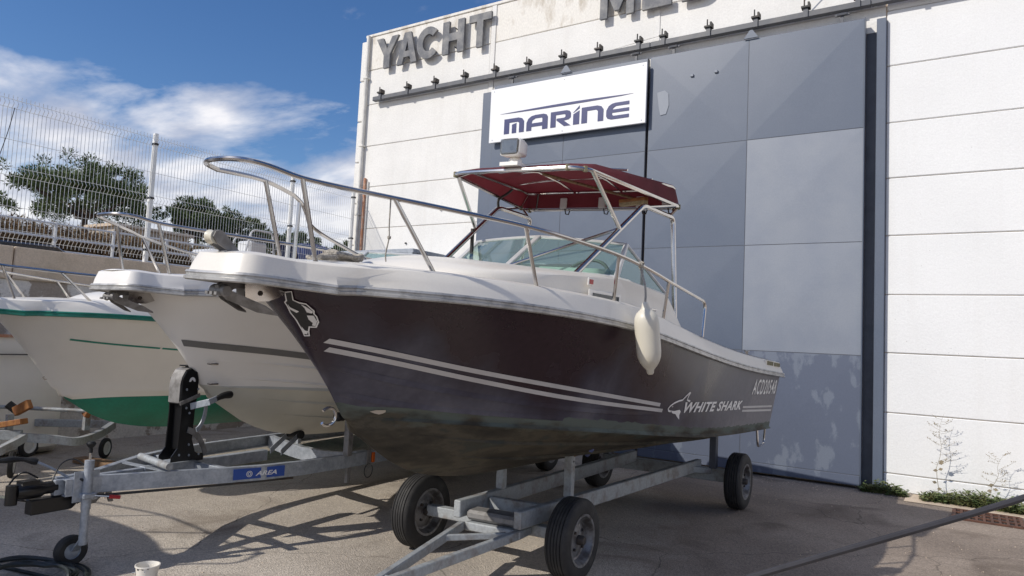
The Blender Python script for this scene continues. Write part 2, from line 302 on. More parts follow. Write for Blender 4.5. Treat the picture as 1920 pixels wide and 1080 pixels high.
# ------------------------------------------------------------------ mesh helpers
class MB:
    def __init__(s): s.v = []; s.f = []
    def add(s, vs, fs):
        k = len(s.v); s.v += [tuple(p) for p in vs]; s.f += [tuple(i+k for i in f) for f in fs]; return s
    def box(s, x0, x1, y0, y1, z0, z1):
        return s.add([(x0,y0,z0),(x1,y0,z0),(x1,y1,z0),(x0,y1,z0),(x0,y0,z1),(x1,y0,z1),(x1,y1,z1),(x0,y1,z1)],
                     [(0,3,2,1),(4,5,6,7),(0,1,5,4),(1,2,6,5),(2,3,7,6),(3,0,4,7)])
    def beam(s, a, b, wd, ht, upv=(0,0,1)):
        """rectangular bar from a to b; ht along upv, wd sideways"""
        a, b = Vector(a), Vector(b); d = (b-a).normalized(); u = Vector(upv); sd_ = d.cross(u)
        if sd_.length < 1e-4: sd_ = d.cross(Vector((1,0,0)))
        sd_.normalize(); u = sd_.cross(d).normalized()
        vs = []
        for p in (a, b):
            for i, j in ((-1,-1),(1,-1),(1,1),(-1,1)): vs.append(p+sd_*(i*wd/2)+u*(j*ht/2))
        return s.add(vs, [(0,1,2,3),(7,6,5,4),(0,4,5,1),(1,5,6,2),(2,6,7,3),(3,7,4,0)])
    def tube(s, pts, r, n=8, closed=False, caps=True):
        P = [Vector(p) for p in pts]; m = len(P); R = r if isinstance(r, (list, tuple)) else [r]*m
        T = []
        for i in range(m):
            if closed: d = P[(i+1) % m]-P[i-1]
            else: d = P[min(i+1, m-1)]-P[max(i-1, 0)]
            T.append(d.normalized() if d.length > 1e-9 else Vector((0,0,1)))
        nrm = T[0].orthogonal().normalized(); vs = []; fs = []
        for i in range(m):
            nrm = (nrm - T[i]*nrm.dot(T[i])); nrm.normalize(); b = T[i].cross(nrm)
            for k in range(n):
                a = 2*math.pi*k/n; vs.append(P[i]+(nrm*math.cos(a)+b*math.sin(a))*R[i])
        for i in range(m if closed else m-1):
            j = (i+1) % m
            for k in range(n): fs.append((i*n+k, i*n+(k+1) % n, j*n+(k+1) % n, j*n+k))
        if caps and not closed:
            fs.append(tuple(range(n-1, -1, -1))); fs.append(tuple((m-1)*n+k for k in range(n)))
        return s.add(vs, fs)
    def lathe(s, prof, n=32, c=(0,0,0), axis='x'):
        """prof: (r, h) pairs revolved about the axis through c"""
        vs = []; fs = []; m = len(prof)
        for k in range(n):
            a = 2*math.pi*k/n
            for r_, h in prof:
                p = {'x': (h, r_*math.cos(a), r_*math.sin(a)), 'y': (r_*math.cos(a), h, r_*math.sin(a)), 'z': (r_*math.cos(a), r_*math.sin(a), h)}[axis]
                vs.append((p[0]+c[0], p[1]+c[1], p[2]+c[2]))
        for k in range(n):
            q = (k+1) % n
            for i in range(m-1): fs.append((k*m+i, k*m+i+1, q*m+i+1, q*m+i))
        return s.add(vs, fs)
    def prism(s, poly, a, b):
        """poly: list of 3-D points; a,b: offset vectors of the two ends"""
        n = len(poly); vs = [Vector(p)+Vector(a) for p in poly]+[Vector(p)+Vector(b) for p in poly]
        fs = [tuple(range(n-1, -1, -1)), tuple(range(n, 2*n))]+[(i, (i+1) % n, (i+1) % n+n, i+n) for i in range(n)]
        return s.add(vs, fs)
    def grid(s, rows, closed=False):
        n = len(rows[0]); vs = [p for r_ in rows for p in r_]; fs = []
        for i in range(len(rows)-1):
            for j in range(n-1 if not closed else n):
                k = (j+1) % n; fs.append((i*n+j, i*n+k, (i+1)*n+k, (i+1)*n+j))
        return s.add(vs, fs)
    def mirror(s):
        k = len(s.v); s.v += [(-x, y, z) for x, y, z in s.v]; s.f += [tuple(i+k for i in reversed(f)) for f in s.f]; return s
    def build(s, name, m, parent=None, smooth=False, bevel=0., world=False, weld=False, fix=True, ang=40, label=None):
        V = s.v
        if world and parent is not None:
            inv = parent_matrix(parent).inverted(); V = [tuple(inv @ Vector(p)) for p in V]
        me = bpy.data.meshes.new(name); me.from_pydata(V, [], s.f)
        if fix or bevel or weld:
            bm = bmesh.new(); bm.from_mesh(me)
            if weld: bmesh.ops.remove_doubles(bm, verts=bm.verts, dist=1e-4)
            if bevel: bmesh.ops.bevel(bm, geom=list(bm.edges), offset=bevel, segments=1, affect='EDGES', clamp_overlap=True)
            if fix: bmesh.ops.recalc_face_normals(bm, faces=bm.faces)
            bm.to_mesh(me); bm.free()
        if smooth: me.shade_smooth(); me.set_sharp_from_angle(angle=rad(ang))
        me.materials.append(MT[m] if isinstance(m, str) else m)
        o = bpy.data.objects.new(name, me); COL.objects.link(o)
        if parent is not None: o.parent = parent
        if label: o['label'] = label
        return o
def parent_matrix(o):
    m = o.matrix_basis.copy()
    while o.parent is not None: o = o.parent; m = o.matrix_basis @ m
    return m
def tag(o, label, cat, group=None):
    o['label'] = label; o['category'] = cat
    if group: o['group'] = group
    return o
def thing(name, label, cat, loc=(0,0,0), rot=(0,0,0), group=None):
    o = bpy.data.objects.new(name, None); COL.objects.link(o); o.location = loc; o.rotation_euler = rot
    o.empty_display_size = .2
    return tag(o, label, cat, group)
def struct(o): o['kind'] = 'structure'; return o
def share(o, parent, loc=None, name=None):
    c = o.copy(); COL.objects.link(c); c.parent = parent
    if loc is not None: c.location = loc
    return c
def copy_tree(o, parent=None):
    c = o.copy(); COL.objects.link(c); c.parent = parent
    for ch in list(o.children): copy_tree(ch, c)
    return c
def fillet(pts, r, n=6):
    P = [Vector(p) for p in pts]; out = [P[0]]; R = r if isinstance(r, (list, tuple)) else [r]*len(P)
    for i in range(1, len(P)-1):
        a, b, c = P[i-1], P[i], P[i+1]; d1 = (a-b); d2 = (c-b); q = min(R[i], d1.length*.48, d2.length*.48)
        p0 = b+d1.normalized()*q; p1 = b+d2.normalized()*q
        for k in range(n+1):
            t = k/n; out.append(p0*(1-t)**2+b*2*t*(1-t)+p1*t*t)
    out.append(P[-1]); return out
def spline(pts, n=8, closed=False):
    P = [Vector(p) for p in pts]; m = len(P); out = []
    rng = range(m if closed else m-1)
    for i in rng:
        p0 = P[i-1] if (closed or i > 0) else P[i]; p1 = P[i]; p2 = P[(i+1) % m]; p3 = P[(i+2) % m] if (closed or i+2 < m) else p2
        for k in range(n):
            t = k/n
            out.append(.5*((2*p1)+(p2-p0)*t+(2*p0-5*p1+4*p2-p3)*t*t+(3*p1-p0-3*p2+p3)*t**3))
    if not closed: out.append(P[-1])
    return out
class Curve1:
    """monotone cubic through knots"""
    def __init__(s, x, y):
        s.x = np.array(x, float); s.y = np.array(y, float); h = np.diff(s.x); d = np.diff(s.y)/h; m = np.zeros(len(x))
        m[0], m[-1] = d[0], d[-1]
        for i in range(1, len(x)-1):
            if d[i-1]*d[i] > 0:
                w1 = 2*h[i]+h[i-1]; w2 = h[i]+2*h[i-1]; m[i] = (w1+w2)/(w1/d[i-1]+w2/d[i])
        s.m = m
    def __call__(s, q):
        q = min(max(q, s.x[0]), s.x[-1]); i = int(min(max(np.searchsorted(s.x, q)-1, 0), len(s.x)-2))
        h = s.x[i+1]-s.x[i]; t = (q-s.x[i])/h
        return float(s.y[i]*(1+2*t)*(1-t)**2+s.m[i]*h*t*(1-t)**2+s.y[i+1]*t*t*(3-2*t)+s.m[i+1]*h*t*t*(t-1))
def text_mesh(txt, size=1., offset=0., shear=0., spacing=1., xscale=1.):
    cu = bpy.data.curves.new('t', 'FONT'); cu.body = txt; cu.size = size; cu.offset = offset; cu.shear = shear
    cu.space_character = spacing; cu.resolution_u = 4
    o = bpy.data.objects.new('t', cu); COL.objects.link(o)
    bpy.context.view_layer.update()
    me = bpy.data.meshes.new_from_object(o.evaluated_get(bpy.context.evaluated_depsgraph_get()))
    vs = [(v.co.x*xscale, v.co.y) for v in me.vertices]; fs = [tuple(p.vertices) for p in me.polygons]
    bpy.data.objects.remove(o); bpy.data.curves.remove(cu); bpy.data.meshes.remove(me)
    return vs, fs
def fit2d(vs, x0, x1, y0, y1):
    xs = [v[0] for v in vs]; ys = [v[1] for v in vs]; a, b, c, d = min(xs), max(xs), min(ys), max(ys)
    return [((x-a)/(b-a)*(x1-x0)+x0, (y-c)/(d-c)*(y1-y0)+y0) for x, y in vs]
def extrude2d(vs, fs, to3, depth):
    """to3(x, y, d) -> 3-D point; solid letter from flat mesh"""
    mb = MB(); n = len(vs)
    mb.v = [tuple(to3(x, y, depth)) for x, y in vs]+[tuple(to3(x, y, 0)) for x, y in vs]
    mb.f = [tuple(f) for f in fs]+[tuple(i+n for i in reversed(f)) for f in fs]
    cnt = {}
    for f in fs:
        for i in range(len(f)):
            a, b = f[i], f[(i+1) % len(f)]; cnt[(a, b)] = 1
    for (a, b) in cnt:
        if (b, a) not in cnt: mb.f.append((a, a+n, b+n, b))
    return mb

# ================================================================== SETTING
g = MB()
g.add([(-10.30,-60,0),(160,-60,0),(160,160,0),(-10.30,160,0)], [(0,1,2,3)])
struct(g.build('ground', 'asphalt', fix=False))
# far terrace behind the retaining wall
prof = [(-10.46,2.30),(-14,2.1),(-19,2.0),(-21.6,2.6),(-22.8,3.35),(-25,3.6),(-30,4.3),(-36,4.9),(-80,6.2),(-400,9)]
rows = []
for x, z in prof:
    rows.append([(x, y, z+(.12*math.sin(y*.37+x) if x < -20 else 0)) for y in (-80,-40,-20,0,5,8,11,14,17,20,24,28,34,45,80,160,400)])
struct(MB().grid(rows).build('terrace', 'dirt', smooth=True))
# concrete apron at the foot of the white wall
ap = MB(); nn = 24
top = [(-.62+i*.3, 10.17) for i in range(nn)]
bot = [(-.62+i*.3, 9.62-.16*math.sin(i*.31)*(i/24)-.05*random.random()) for i in range(nn)]
ap.grid([[(x,y,.006) for x,y in top],[(x,y,.006) for x,y in bot]])
struct(ap.build('pavement', 'conc', fix=False))

# ---- retaining wall
RW = thing('retaining_wall', 'retaining wall with peeling paint below a raw concrete coping under the mesh fence', 'wall', (-10.3, 4, 0))
MB().box(-10.44,-10.16,-14,10.16,0,2.12).build('wall_face', 'peel', RW, world=True)
for i in range(8):
    y0 = -13.9+i*3.0
    MB().box(-10.47,-10.125,y0,min(y0+2.985,10.15),2.123,2.54).build('coping_block', 'conc', RW, world=True, bevel=.012)

# ---- warehouse
BW = 10.18
B = thing('warehouse', 'white concrete panel warehouse hall with horizontal joints behind the boats', 'building', (-2, 14, 0))
MB().box(-10.36,14,BW+.025,28,0,7.62).build('core', 'conc', B, world=True)
left_rows = [0,.35,1.2,2.05,2.9,3.73,4.57,5.41,6.27,6.99,7.69]
right_rows = [0,.22,.97,1.72,2.46,3.22,3.97,4.70,5.46,6.21,6.95,7.69]
def panels(x0, x1, rows, m, zmin=0, mtop=None):
    for i in range(len(rows)-1):
        z0, z1 = rows[i], rows[i+1]
        if z1 <= zmin+.05: continue
        z0 = max(z0, zmin); dy = random.uniform(-.003,.003)
        MB().box(x0,x1,BW+dy,BW+.16,z0+.004,z1-.004).build('wall_panel', mtop if (mtop and i == len(rows)-2) else m, B, world=True, bevel=.010)
panels(-10.36,-7.265,left_rows,'wall',mtop='wall_top')
panels(-7.155,-4.13,left_rows,'wall',zmin=6.275,mtop='wall_top')
panels(-4.04,-.905,left_rows,'wall',zmin=6.275)
panels(-.885,2.2,right_rows,'wall_r'); panels(2.215,5.2,right_rows,'wall_r'); panels(5.215,8.2,right_rows,'wall_r')
MB().box(-10.40,8.25,BW-.015,BW+.25,7.694,7.75).build('parapet_cap', 'wall_top', B, world=True, bevel=.008)
for x in (-7.21,-4.085):
    MB().box(x-.05,x+.05,BW-.012,BW+.1,6.28 if x > -7 else 5.9,7.69).build('joint_cover', 'wall', B, world=True, bevel=.006)
# corner column and downpipes
for i in range(9):
    MB().box(-10.56,-10.372,BW+.04,BW+.3,.02+i*.85,.02+i*.85+.835).build('corner_block', 'wall', B, world=True, bevel=.015)
MB().tube([(-10.28,BW-.055,.0),(-10.28,BW-.055,7.7)],.038,10).build('downpipe', 'pipe', B, world=True, smooth=True)
for z in (1.2,2.6,4.0,5.4,6.8): MB().box(-10.335,-10.225,BW-.1,BW,z,z+.035).build('pipe_clip', 'pipe', B, world=True)
MB().tube([(-10.16,BW-.03,.0),(-10.16,BW-.03,4.75)],.028,8).build('rusty_pipe', 'rust_pipe', B, world=True, smooth=True)
MB().tube([(-10.08,BW-.02,.0),(-10.08,BW-.02,4.68)],.014,6).build('conduit', 'pipe', B, world=True, smooth=True)
# door jambs
MB().box(-7.33,-7.03,BW-.06,BW+.1,0,6.06).build('door_jamb', 'door', B, world=True, bevel=.006)
MB().box(-1.0,-.887,BW-.075,BW+.1,0,6.10).build('door_jamb', 'door', B, world=True, bevel=.006)
MB().box(-1.128,-1.004,BW+.012,BW+.1,0,6.16).build('door_shadow_strip', 'door_dk', B, world=True)  # dark strip coloured to stand in for the door's shadow in the recess
for x, z in ((-9.0,3.4),(-8.2,4.0)):
    MB().tube([(x,BW-.002,z),(x,BW-.03,z)],.018,8).build('wall_socket', 'iron', B, world=True)
# low lean-to at the left end of the hall
LT = thing('lean_to', 'small grey steel lean-to shelter against the hall left of the door', 'shelter', (-8.5, 9.7, 0))
MB().box(-9.6,-7.75,8.95,10.1,3.03,3.10).build('roof', 'galv', LT, world=True, bevel=.008)
MB().box(-9.6,-7.75,8.93,8.95,2.94,3.03).build('fascia', 'galv', LT, world=True)
for x in (-9.5,-8.32,-7.8): MB().box(x-.04,x+.04,8.98,9.06,0,3.03).build('post', 'galv', LT, world=True)
MB().box(-9.55,-7.8,10.0,10.08,0,2.98).build('shade_panel', 'shade_black', LT, world=True)  # black sheet standing in for the shade under the roof

# ---- sliding doors
def door_leaf(x0, x1, label, mats):
    D = thing('sliding_door', label, 'door', ((x0+x1)/2, 10.05, 0))
    MB().box(x0,x1,10.022,10.10,.035,6.10).build('backing_sheet', 'door_dk', D, world=True)
    zs = [.165,1.67,3.13,4.63,6.10]; xm = (x0+x1)/2; n = 0
    for ci, (a, b) in enumerate(((x0,xm),(xm,x1))):
        for ri in range(4):
            z0, z1 = zs[ri], zs[ri+1]; gp = .005; a1, b1, c1, d1 = a+gp, b-gp, z0+gp, z1-gp
            y0 = 10.018; ap_ = 10.006
            m = MB().add([(a1,y0,c1),(b1,y0,c1),(b1,y0,d1),(a1,y0,d1),((a1+b1)/2,ap_,(c1+d1)/2),
                          (a1,10.021,c1),(b1,10.021,c1),(b1,10.021,d1),(a1,10.021,d1)],
                         [(0,1,4),(1,2,4),(2,3,4),(3,0,4),(0,5,6,1),(1,6,7,2),(2,7,8,3),(3,8,5,0)])
            m.build('door_panel', mats[ci][ri], D, world=True, fix=False)
        MB().box(a+.005,b-.005,10.004,10.021,.04,.160).build('kick_strip', mats[ci][0], D, world=True, bevel=.003)
    return D
DL = door_leaf(-7.02,-4.152,'left blue grey sliding door leaf behind the MARINE sign', (('door',)*4, ('door',)*4))
DR = door_leaf(-4.11,-1.13,'right blue grey sliding door leaf with two pale panels beside the white wall', (('door_w','door','door','door'),('door_w','door_p','door_p','door')))
# paint patch and seal on the right leaf
MB().box(-1.129,-1.122,9.985,10.10,.05,6.10).build('edge_angle', 'door', DR, world=True)
pv = [(-3.98,5.52),(-3.86,5.54),(-3.80,5.48),(-3.79,5.30),(-3.83,5.17),(-3.92,5.16),(-3.95,5.30)]
MB().prism([(x,10.0055,z) for x,z in pv],(0,0,0),(0,.004,0)).build('paint_patch', 'door_p', DR, world=True)
for x, z in ((-3.44,5.70),(-3.08,5.70)):
    MB().box(x-.025,x+.025,9.985,10.01,z-.020,z+.020).build('bolt_scar', 'door_p', DR, world=True, bevel=.006)

# ---- door track
TR = thing('door_track', 'dark grey sliding door track on bolted brackets above both doors', 'door track', (-4, 9.95, 6.2))
for x0, x1 in ((-9.98,-7.01),(-7.005,-4.135),(-4.13,-1.065),(-1.06,2.2)):
    MB().box(x0,x1,10.03,10.125,6.275,6.358).build('track_beam', 'rail', TR, world=True, bevel=.006)
for x in (-9.62,-8.93,-8.27,-7.59,-6.93,-6.26,-5.59,-4.94,-4.26,-3.86,-3.17,-2.50,-1.84,-1.2,-.5,.2):
    x *= 1.016; b = MB().box(x-.03,x+.03,10.012,BW,6.36,6.395).box(x-.03,x+.03,10.010,10.028,6.27,6.396)
    br = b.build('bracket', 'rail', TR, world=True)
    MB().box(x-.055,x+.055,9.985,10.10,6.397,6.422).box(x+.03,x+.055,9.985,10.10,6.423,6.47).tube([(x-.02,10.03,6.40),(x-.02,10.03,6.53)],.011,6).build('hook_bolt', 'iron', br, world=True)
for x, d in ((-6.66,0),(-5.58,1),(-4.36,0),(-3.75,0),(-2.59,1),(-1.41,0)):
    if d: MB().prism([(x-.10,9.955,6.105),(x+.10,9.955,6.105),(x+.02,9.955,6.22),(x-.02,9.955,6.22)],(0,.03,0),(0,.05,0)).build('hanger_plate', 'door', TR, world=True)
    else: MB().box(x-.09,x+.09,10.03,10.06,6.20,6.22).box(x-.02,x+.02,10.03,10.06,6.09,6.199).tube([(x-.06,10.02,6.21),(x+.06,10.02,6.21)],.02,6).build('roller_hanger', 'rail', TR, world=True)
MB().tube([(-4.8,BW-.02,6.42),(-3.9,BW-.10,6.46)],.006,5).build('loose_wire', 'pipe', TR, world=True)
MB().tube([(-1.9,10.05,6.52),(-1.3,BW-.02,6.95),(-.9,BW-.02,7.3)],.008,5).build('loose_wire', 'pipe', TR, world=True)

# ---- flat polygon letters
from mathutils.geometry import tessellate_polygon
def poly_letter(polys, x0, x1, z0, z1, yf, depth):
    """polys: list of [outer, hole...] loops in the unit square -> solid mesh facing -Y"""
    mb = MB()
    for loops in polys:
        pts = [p for l in loops for p in l]
        tris = tessellate_polygon([[Vector((p[0],p[1],0)) for p in l] for l in loops])
        P = [(x0+p[0]*(x1-x0), z0+p[1]*(z1-z0)) for p in pts]; n = len(P); k = len(mb.v)
        mb.v += [(x,yf,z) for x,z in P]+[(x,yf+depth,z) for x,z in P]
        mb.f += [tuple(i+k for i in t) for t in tris]+[tuple(i+k+n for i in t) for t in tris]
        b = k
        for l in loops:
            m = len(l)
            for i in range(m): mb.f.append((b+i, b+(i+1) % m, b+(i+1) % m+n, b+i+n))
            b += m
    return mb
def arc(cx, cy, rx, ry, a0, a1, n=10):
    return [(cx+rx*math.cos(rad(a0+(a1-a0)*i/n)), cy+ry*math.sin(rad(a0+(a1-a0)*i/n))) for i in range(n+1)]
GL = {
 'Y': [[[(.36,0),(.36,.42),(0,1),(.29,1),(.5,.62),(.71,1),(1,1),(.64,.42),(.64,0)]]],
 'A': [[[(0,0),(.34,1),(.66,1),(1,0),(.72,0),(.655,.21),(.345,.21),(.28,0)],[(.41,.40),(.59,.40),(.5,.72)]]],
 'C': [[arc(.52,.5,.52,.5,42,318,22)+arc(.52,.5,.25,.27,318,42,16)]],
 'H': [[[(0,0),(0,1),(.3,1),(.3,.62),(.7,.62),(.7,1),(1,1),(1,0),(.7,0),(.7,.38),(.3,.38),(.3,0)]]],
 'T': [[[(.36,0),(.36,.78),(0,.78),(0,1),(1,1),(1,.78),(.64,.78),(.64,0)]]],
 'M': [[[(0,0),(0,1),(.26,1),(.5,.5),(.74,1),(1,1),(1,0),(.78,0),(.78,.6),(.57,.16),(.43,.16),(.22,.6),(.22,0)]]],
 'E': [[[(0,0),(0,1),(1,1),(1,.78),(.3,.78),(.3,.61),(.9,.61),(.9,.39),(.3,.39),(.3,.22),(1,.22),(1,0)]]],
 'D': [[[(0,0),(0,1),(.5,1)]+arc(.5,.5,.5,.5,80,-80,14)+[(.5,0)],[(.3,.22),(.46,.22)]+arc(.46,.5,.24,.28,-80,80,10)+[(.46,.78),(.3,.78)]]],
}
LET = thing('wall_lettering', 'weathered grey block letters YACHT MED fixed high on the white hall', 'sign', (-7, 10.1, 7))
for ch, x0, x1, tilt in (('Y',-9.98,-9.40,0),('A',-9.42,-8.91,0),('C',-8.92,-8.38,0),('H',-8.29,-7.79,0),('T',-7.68,-7.19,0),('M',-5.03,-4.44,0),('E',-4.30,-3.82,0),('D',-3.66,-3.12,0)):
    mb = poly_letter(GL[ch], x0, x1, 6.915, 7.54, 10.055, .05)
    o = mb.build('letter', 'letter', LET, world=True, fix=False, label='block letter '+ch)
    for q in (.2,.8):
        xx = x0+(x1-x0)*.5; MB().tube([(xx,10.105,6.93+.6*q),(xx,BW,6.93+.6*q)],.012,5).build('standoff', 'iron', o, world=True)
# ---- MARINE board
SG = thing('marine_signboard', 'white MARINE signboard with navy lettering and swoosh hung on the left door', 'sign', (-5.55, 9.93, 5.05))
MB().box(-7.0,-4.115,9.90,9.94,5.045,5.995).build('board', 'board', SG, world=True, bevel=.004)
MAR = [([[[(0,0),(0,1),(.72,1),(.9,.92),(1,.72),(1,0),(.76,0),(.76,.64),(.68,.73),(.26,.73),(.26,0)]],[[(.40,0),(.40,.58),(.62,.66),(.62,0)]]],-6.69,-6.29),
 ([[[(0,0),(0,.55),(.08,.8),(.22,.95),(.42,1),(.8,1),(.94,.93),(1,.78),(1,0),(.75,0),(.75,.24),(.24,.24),(.24,0)],[(.24,.47),(.75,.47),(.75,.73),(.70,.77),(.42,.77),(.28,.66)]]],-6.24,-5.83),
 ([[[(0,0),(0,1),(.8,1),(.94,.93),(1,.8),(1,.52),(.9,.4),(.66,.36),(1,0),(.68,0),(.30,.42),(.30,.54),(.68,.54),(.74,.6),(.74,.72),(.68,.77),(.26,.77),(.26,0)]]],-5.775,-5.40),
 ([[[(0,0),(0,.66),(1,.86),(1,0)]],[[(0,.78),(1,1.18),(1,1.0),(0,.76)]]],-5.355,-5.245),
 ([[[(0,0),(0,1),(.72,1),(.9,.92),(1,.72),(1,0),(.75,0),(.75,.64),(.67,.75),(.26,.75),(.26,0)]]],-5.205,-4.82),
 ([[[(1,0),(.22,0),(.06,.08),(0,.22),(0,.58),(.1,.84),(.24,.96),(.38,1),(1,1),(1,.79),(.42,.79),(.3,.68),(.27,.60),(1,.60),(1,.40),(.26,.40),(.26,.28),(.33,.21),(1,.21)]]],-4.77,-4.385)]
for polys, x0, x1 in MAR:
    poly_letter(polys,x0,x1,5.165,5.425,9.894,.006).build('sign_letter','navy',SG,world=True,fix=False)
sw = [(-6.78,5.527)]+[(-6.78+2.46*i/12, 5.53+.0+.022*math.sin(math.pi*(i/12)**1.2)) for i in range(1,12)]+[(-4.32,5.533)]
sw2 = [(-6.78+2.46*i/12, 5.524-.014*math.sin(math.pi*(i/12))) for i in range(11,0,-1)]
MB().prism([(x,9.894,z) for x,z in sw+sw2],(0,0,0),(0,.006,0)).build('swoosh','navy',SG,world=True,fix=False)
for x in (-6.93,-5.55,-4.18):
    for z in (5.09,5.95): MB().tube([(x,9.8995,z),(x,9.893,z)],.009,6).build('screw','galv',SG,world=True)

# ---- mesh fence
FE = thing('mesh_fence', 'white welded wire mesh fence with V folds on top of the retaining wall', 'fence', (-10.28, 6, 2.54))
zb, zt = 2.60, 4.47
def wire_path(x, y):
    P = [(x,y,zb)]
    for zc in (2.70, 3.50, 4.36):
        P += [(x,y,zc-.055),(x+.045,y,zc),(x,y,zc+.055)]
    return P+[(x,y,zt)]
ys = [0.67,3.27,5.87,8.47,9.98]
for i in range(len(ys)-1):
    y0, y1 = ys[i]+.035, ys[i+1]-.035; n = int((y1-y0)/.05); mb = MB()
    for k in range(n+1):
        y = y0+(y1-y0)*k/n; mb.tube(wire_path(-10.27,y),.0040,3,caps=False)
    for z in (2.645,2.755,3.05,3.445,3.555,3.9,4.305,4.415):
        mb.tube([(-10.263,y0,z),(-10.263,y1,z)],.0036,3,caps=False)
    o = mb.build('wire_panel','fence',FE,world=True,fix=False); o['kind'] = 'stuff'
for y in ys:
    p = MB().box(-10.31,-10.25,y-.03,y+.03,2.545,4.50).build('post','fence',FE,world=True,bevel=.006)
    for z in (2.72,3.5,4.32): MB().box(-10.314,-10.240,y-.034,y+.034,z,z+.03).build('clip','black',p,world=True)
hk = MB().tube(spline([(-10.24,3.98,4.31),(-10.23,3.93,4.0),(-10.235,3.86,3.65),(-10.23,3.83,3.5),(-10.22,3.80,3.47),(-10.22,3.80,3.55)],5),.005,5)
tag(hk.build('hooked_bar','iron',smooth=True),'thin dark hooked bar hanging on the wire mesh at far left','bar')
MB().box(-7.15,-.9,BW+.004,BW+.028,5.95,6.272).build('lintel','wall',B,world=True)

# ================================================================== BOATS
# boat frame: x = port, y = aft, z = up
class Hull:
    def __init__(s, dz=0., vs=1.):
        s.dz = dz; s.vs = vs
        K = [(-1.60,1.18),(-1.49,1.10),(-1.32,.97),(-1.12,.855),(-.86,.765),(-.51,.705),(-.2,.682),(.54,.665),(1.25,.655),(3.58,.625)]
        C = [(-1.60,0,1.18),(-1.45,.115,1.165),(-1.15,.30,1.16),(-.8,.52,1.148),(-.3,.77,1.125),(.3,.93,1.08),(.8,.995,1.035),(1.6,1.05,.97),(2.3,1.07,.94),(3.6,1.08,.90)]
        S = [(-2.12,0,1.865),(-2.09,.20,1.87),(-2.0,.40,1.875),(-1.85,.585,1.878),(-1.53,.745,1.882),(-1.09,.885,1.875),(-.69,.985,1.86),(-.13,1.07,1.82),(.24,1.105,1.775),(1.17,1.15,1.658),(2.09,1.16,1.568),(3.70,1.135,1.468)]
        D = [(-2.21,.27,2.0),(-2.15,.35,2.0),(-1.87,.55,2.01),(-1.65,.65,2.02),(-1.34,.78,2.02),(-1.02,.87,2.018),(-.57,.99,2.003),(-.07,1.06,1.98),(.52,1.11,1.895),(1.03,1.13,1.82),(2.15,1.14,1.705),(3.72,1.11,1.61)]
        s.kz = Curve1([k[0] for k in K],[k[1] for k in K])
        s.cv = Curve1([k[0] for k in C],[k[1] for k in C]); s.cz = Curve1([k[0] for k in C],[k[2] for k in C])
        s.sv = Curve1([k[0] for k in S],[k[1] for k in S]); s.sz = Curve1([k[0] for k in S],[k[2] for k in S])
        s.dv = Curve1([k[0] for k in D],[k[1] for k in D]); s.dzc = Curve1([k[0] for k in D],[k[2] for k in D])
    def pt(s, t, w):
        uc = -1.60+t*5.2; us = -2.12+t*5.82
        p = 1.0+.75*max(0, 1-t*1.9)**1.3
        v = s.cv(uc)+(s.sv(us)-s.cv(uc))*w**p
        return Vector((v*s.vs, uc+(us-uc)*w, s.cz(uc)+(s.sz(us)-s.cz(uc))*w+s.dz))
    def at(s, u, z, off=0.):
        """port side point at (u, z), pushed out by off"""
        lo, hi = 0., 1.
        for _ in range(40):
            w_ = (lo+hi)/2; t = s.t_of(u, w_); q = s.pt(t, w_)
            if q.z < z: lo = w_
            else: hi = w_
        t = s.t_of(u, w_); q = s.pt(t, w_); e = 1e-3
        n = (s.pt(min(t+e,1),w_)-s.pt(max(t-e,0),w_)).cross(s.pt(t,min(w_+e,1))-s.pt(t,max(w_-e,0)))
        if n.length < 1e-12: n = Vector((1,0,0))
        n.normalize()
        if n.x < 0: n = -n
        return q+n*off
    def t_of(s, u, w_):
        a = -1.60+(-2.12+1.60)*w_; b = 3.6+(3.70-3.6)*w_
        return min(max((u-a)/(b-a), 0), 1)
    def bott(s, t, q):
        u = -1.60+t*5.2; kz = s.kz(u); v = s.cv(u)*q; cz = s.cz(u)
        bow = max(0, 1-t*1.6)
        z = kz+(cz-kz)*(q**(1+.0*bow))-.05*bow*math.sin(math.pi*q)*(1 if t > .01 else 0)
        return Vector((v*s.vs, u, z+s.dz))
TS = [0,.004,.01,.02,.035,.055,.08,.11]+[.11+.89*i/34 for i in range(1,35)]
TSD = TS; TSF = TS[:8]+[.11+.89*i/150 for i in range(1,151)]
RAG = random.Random(21); RAGP = [(RAG.uniform(8,150),RAG.uniform(0,6.28),RAG.uniform(.3,1)) for _ in range(9)]
def rag(t, amp): return amp*sum(a*math.sin(f*t*3+p) for f,p,a in RAGP)/3
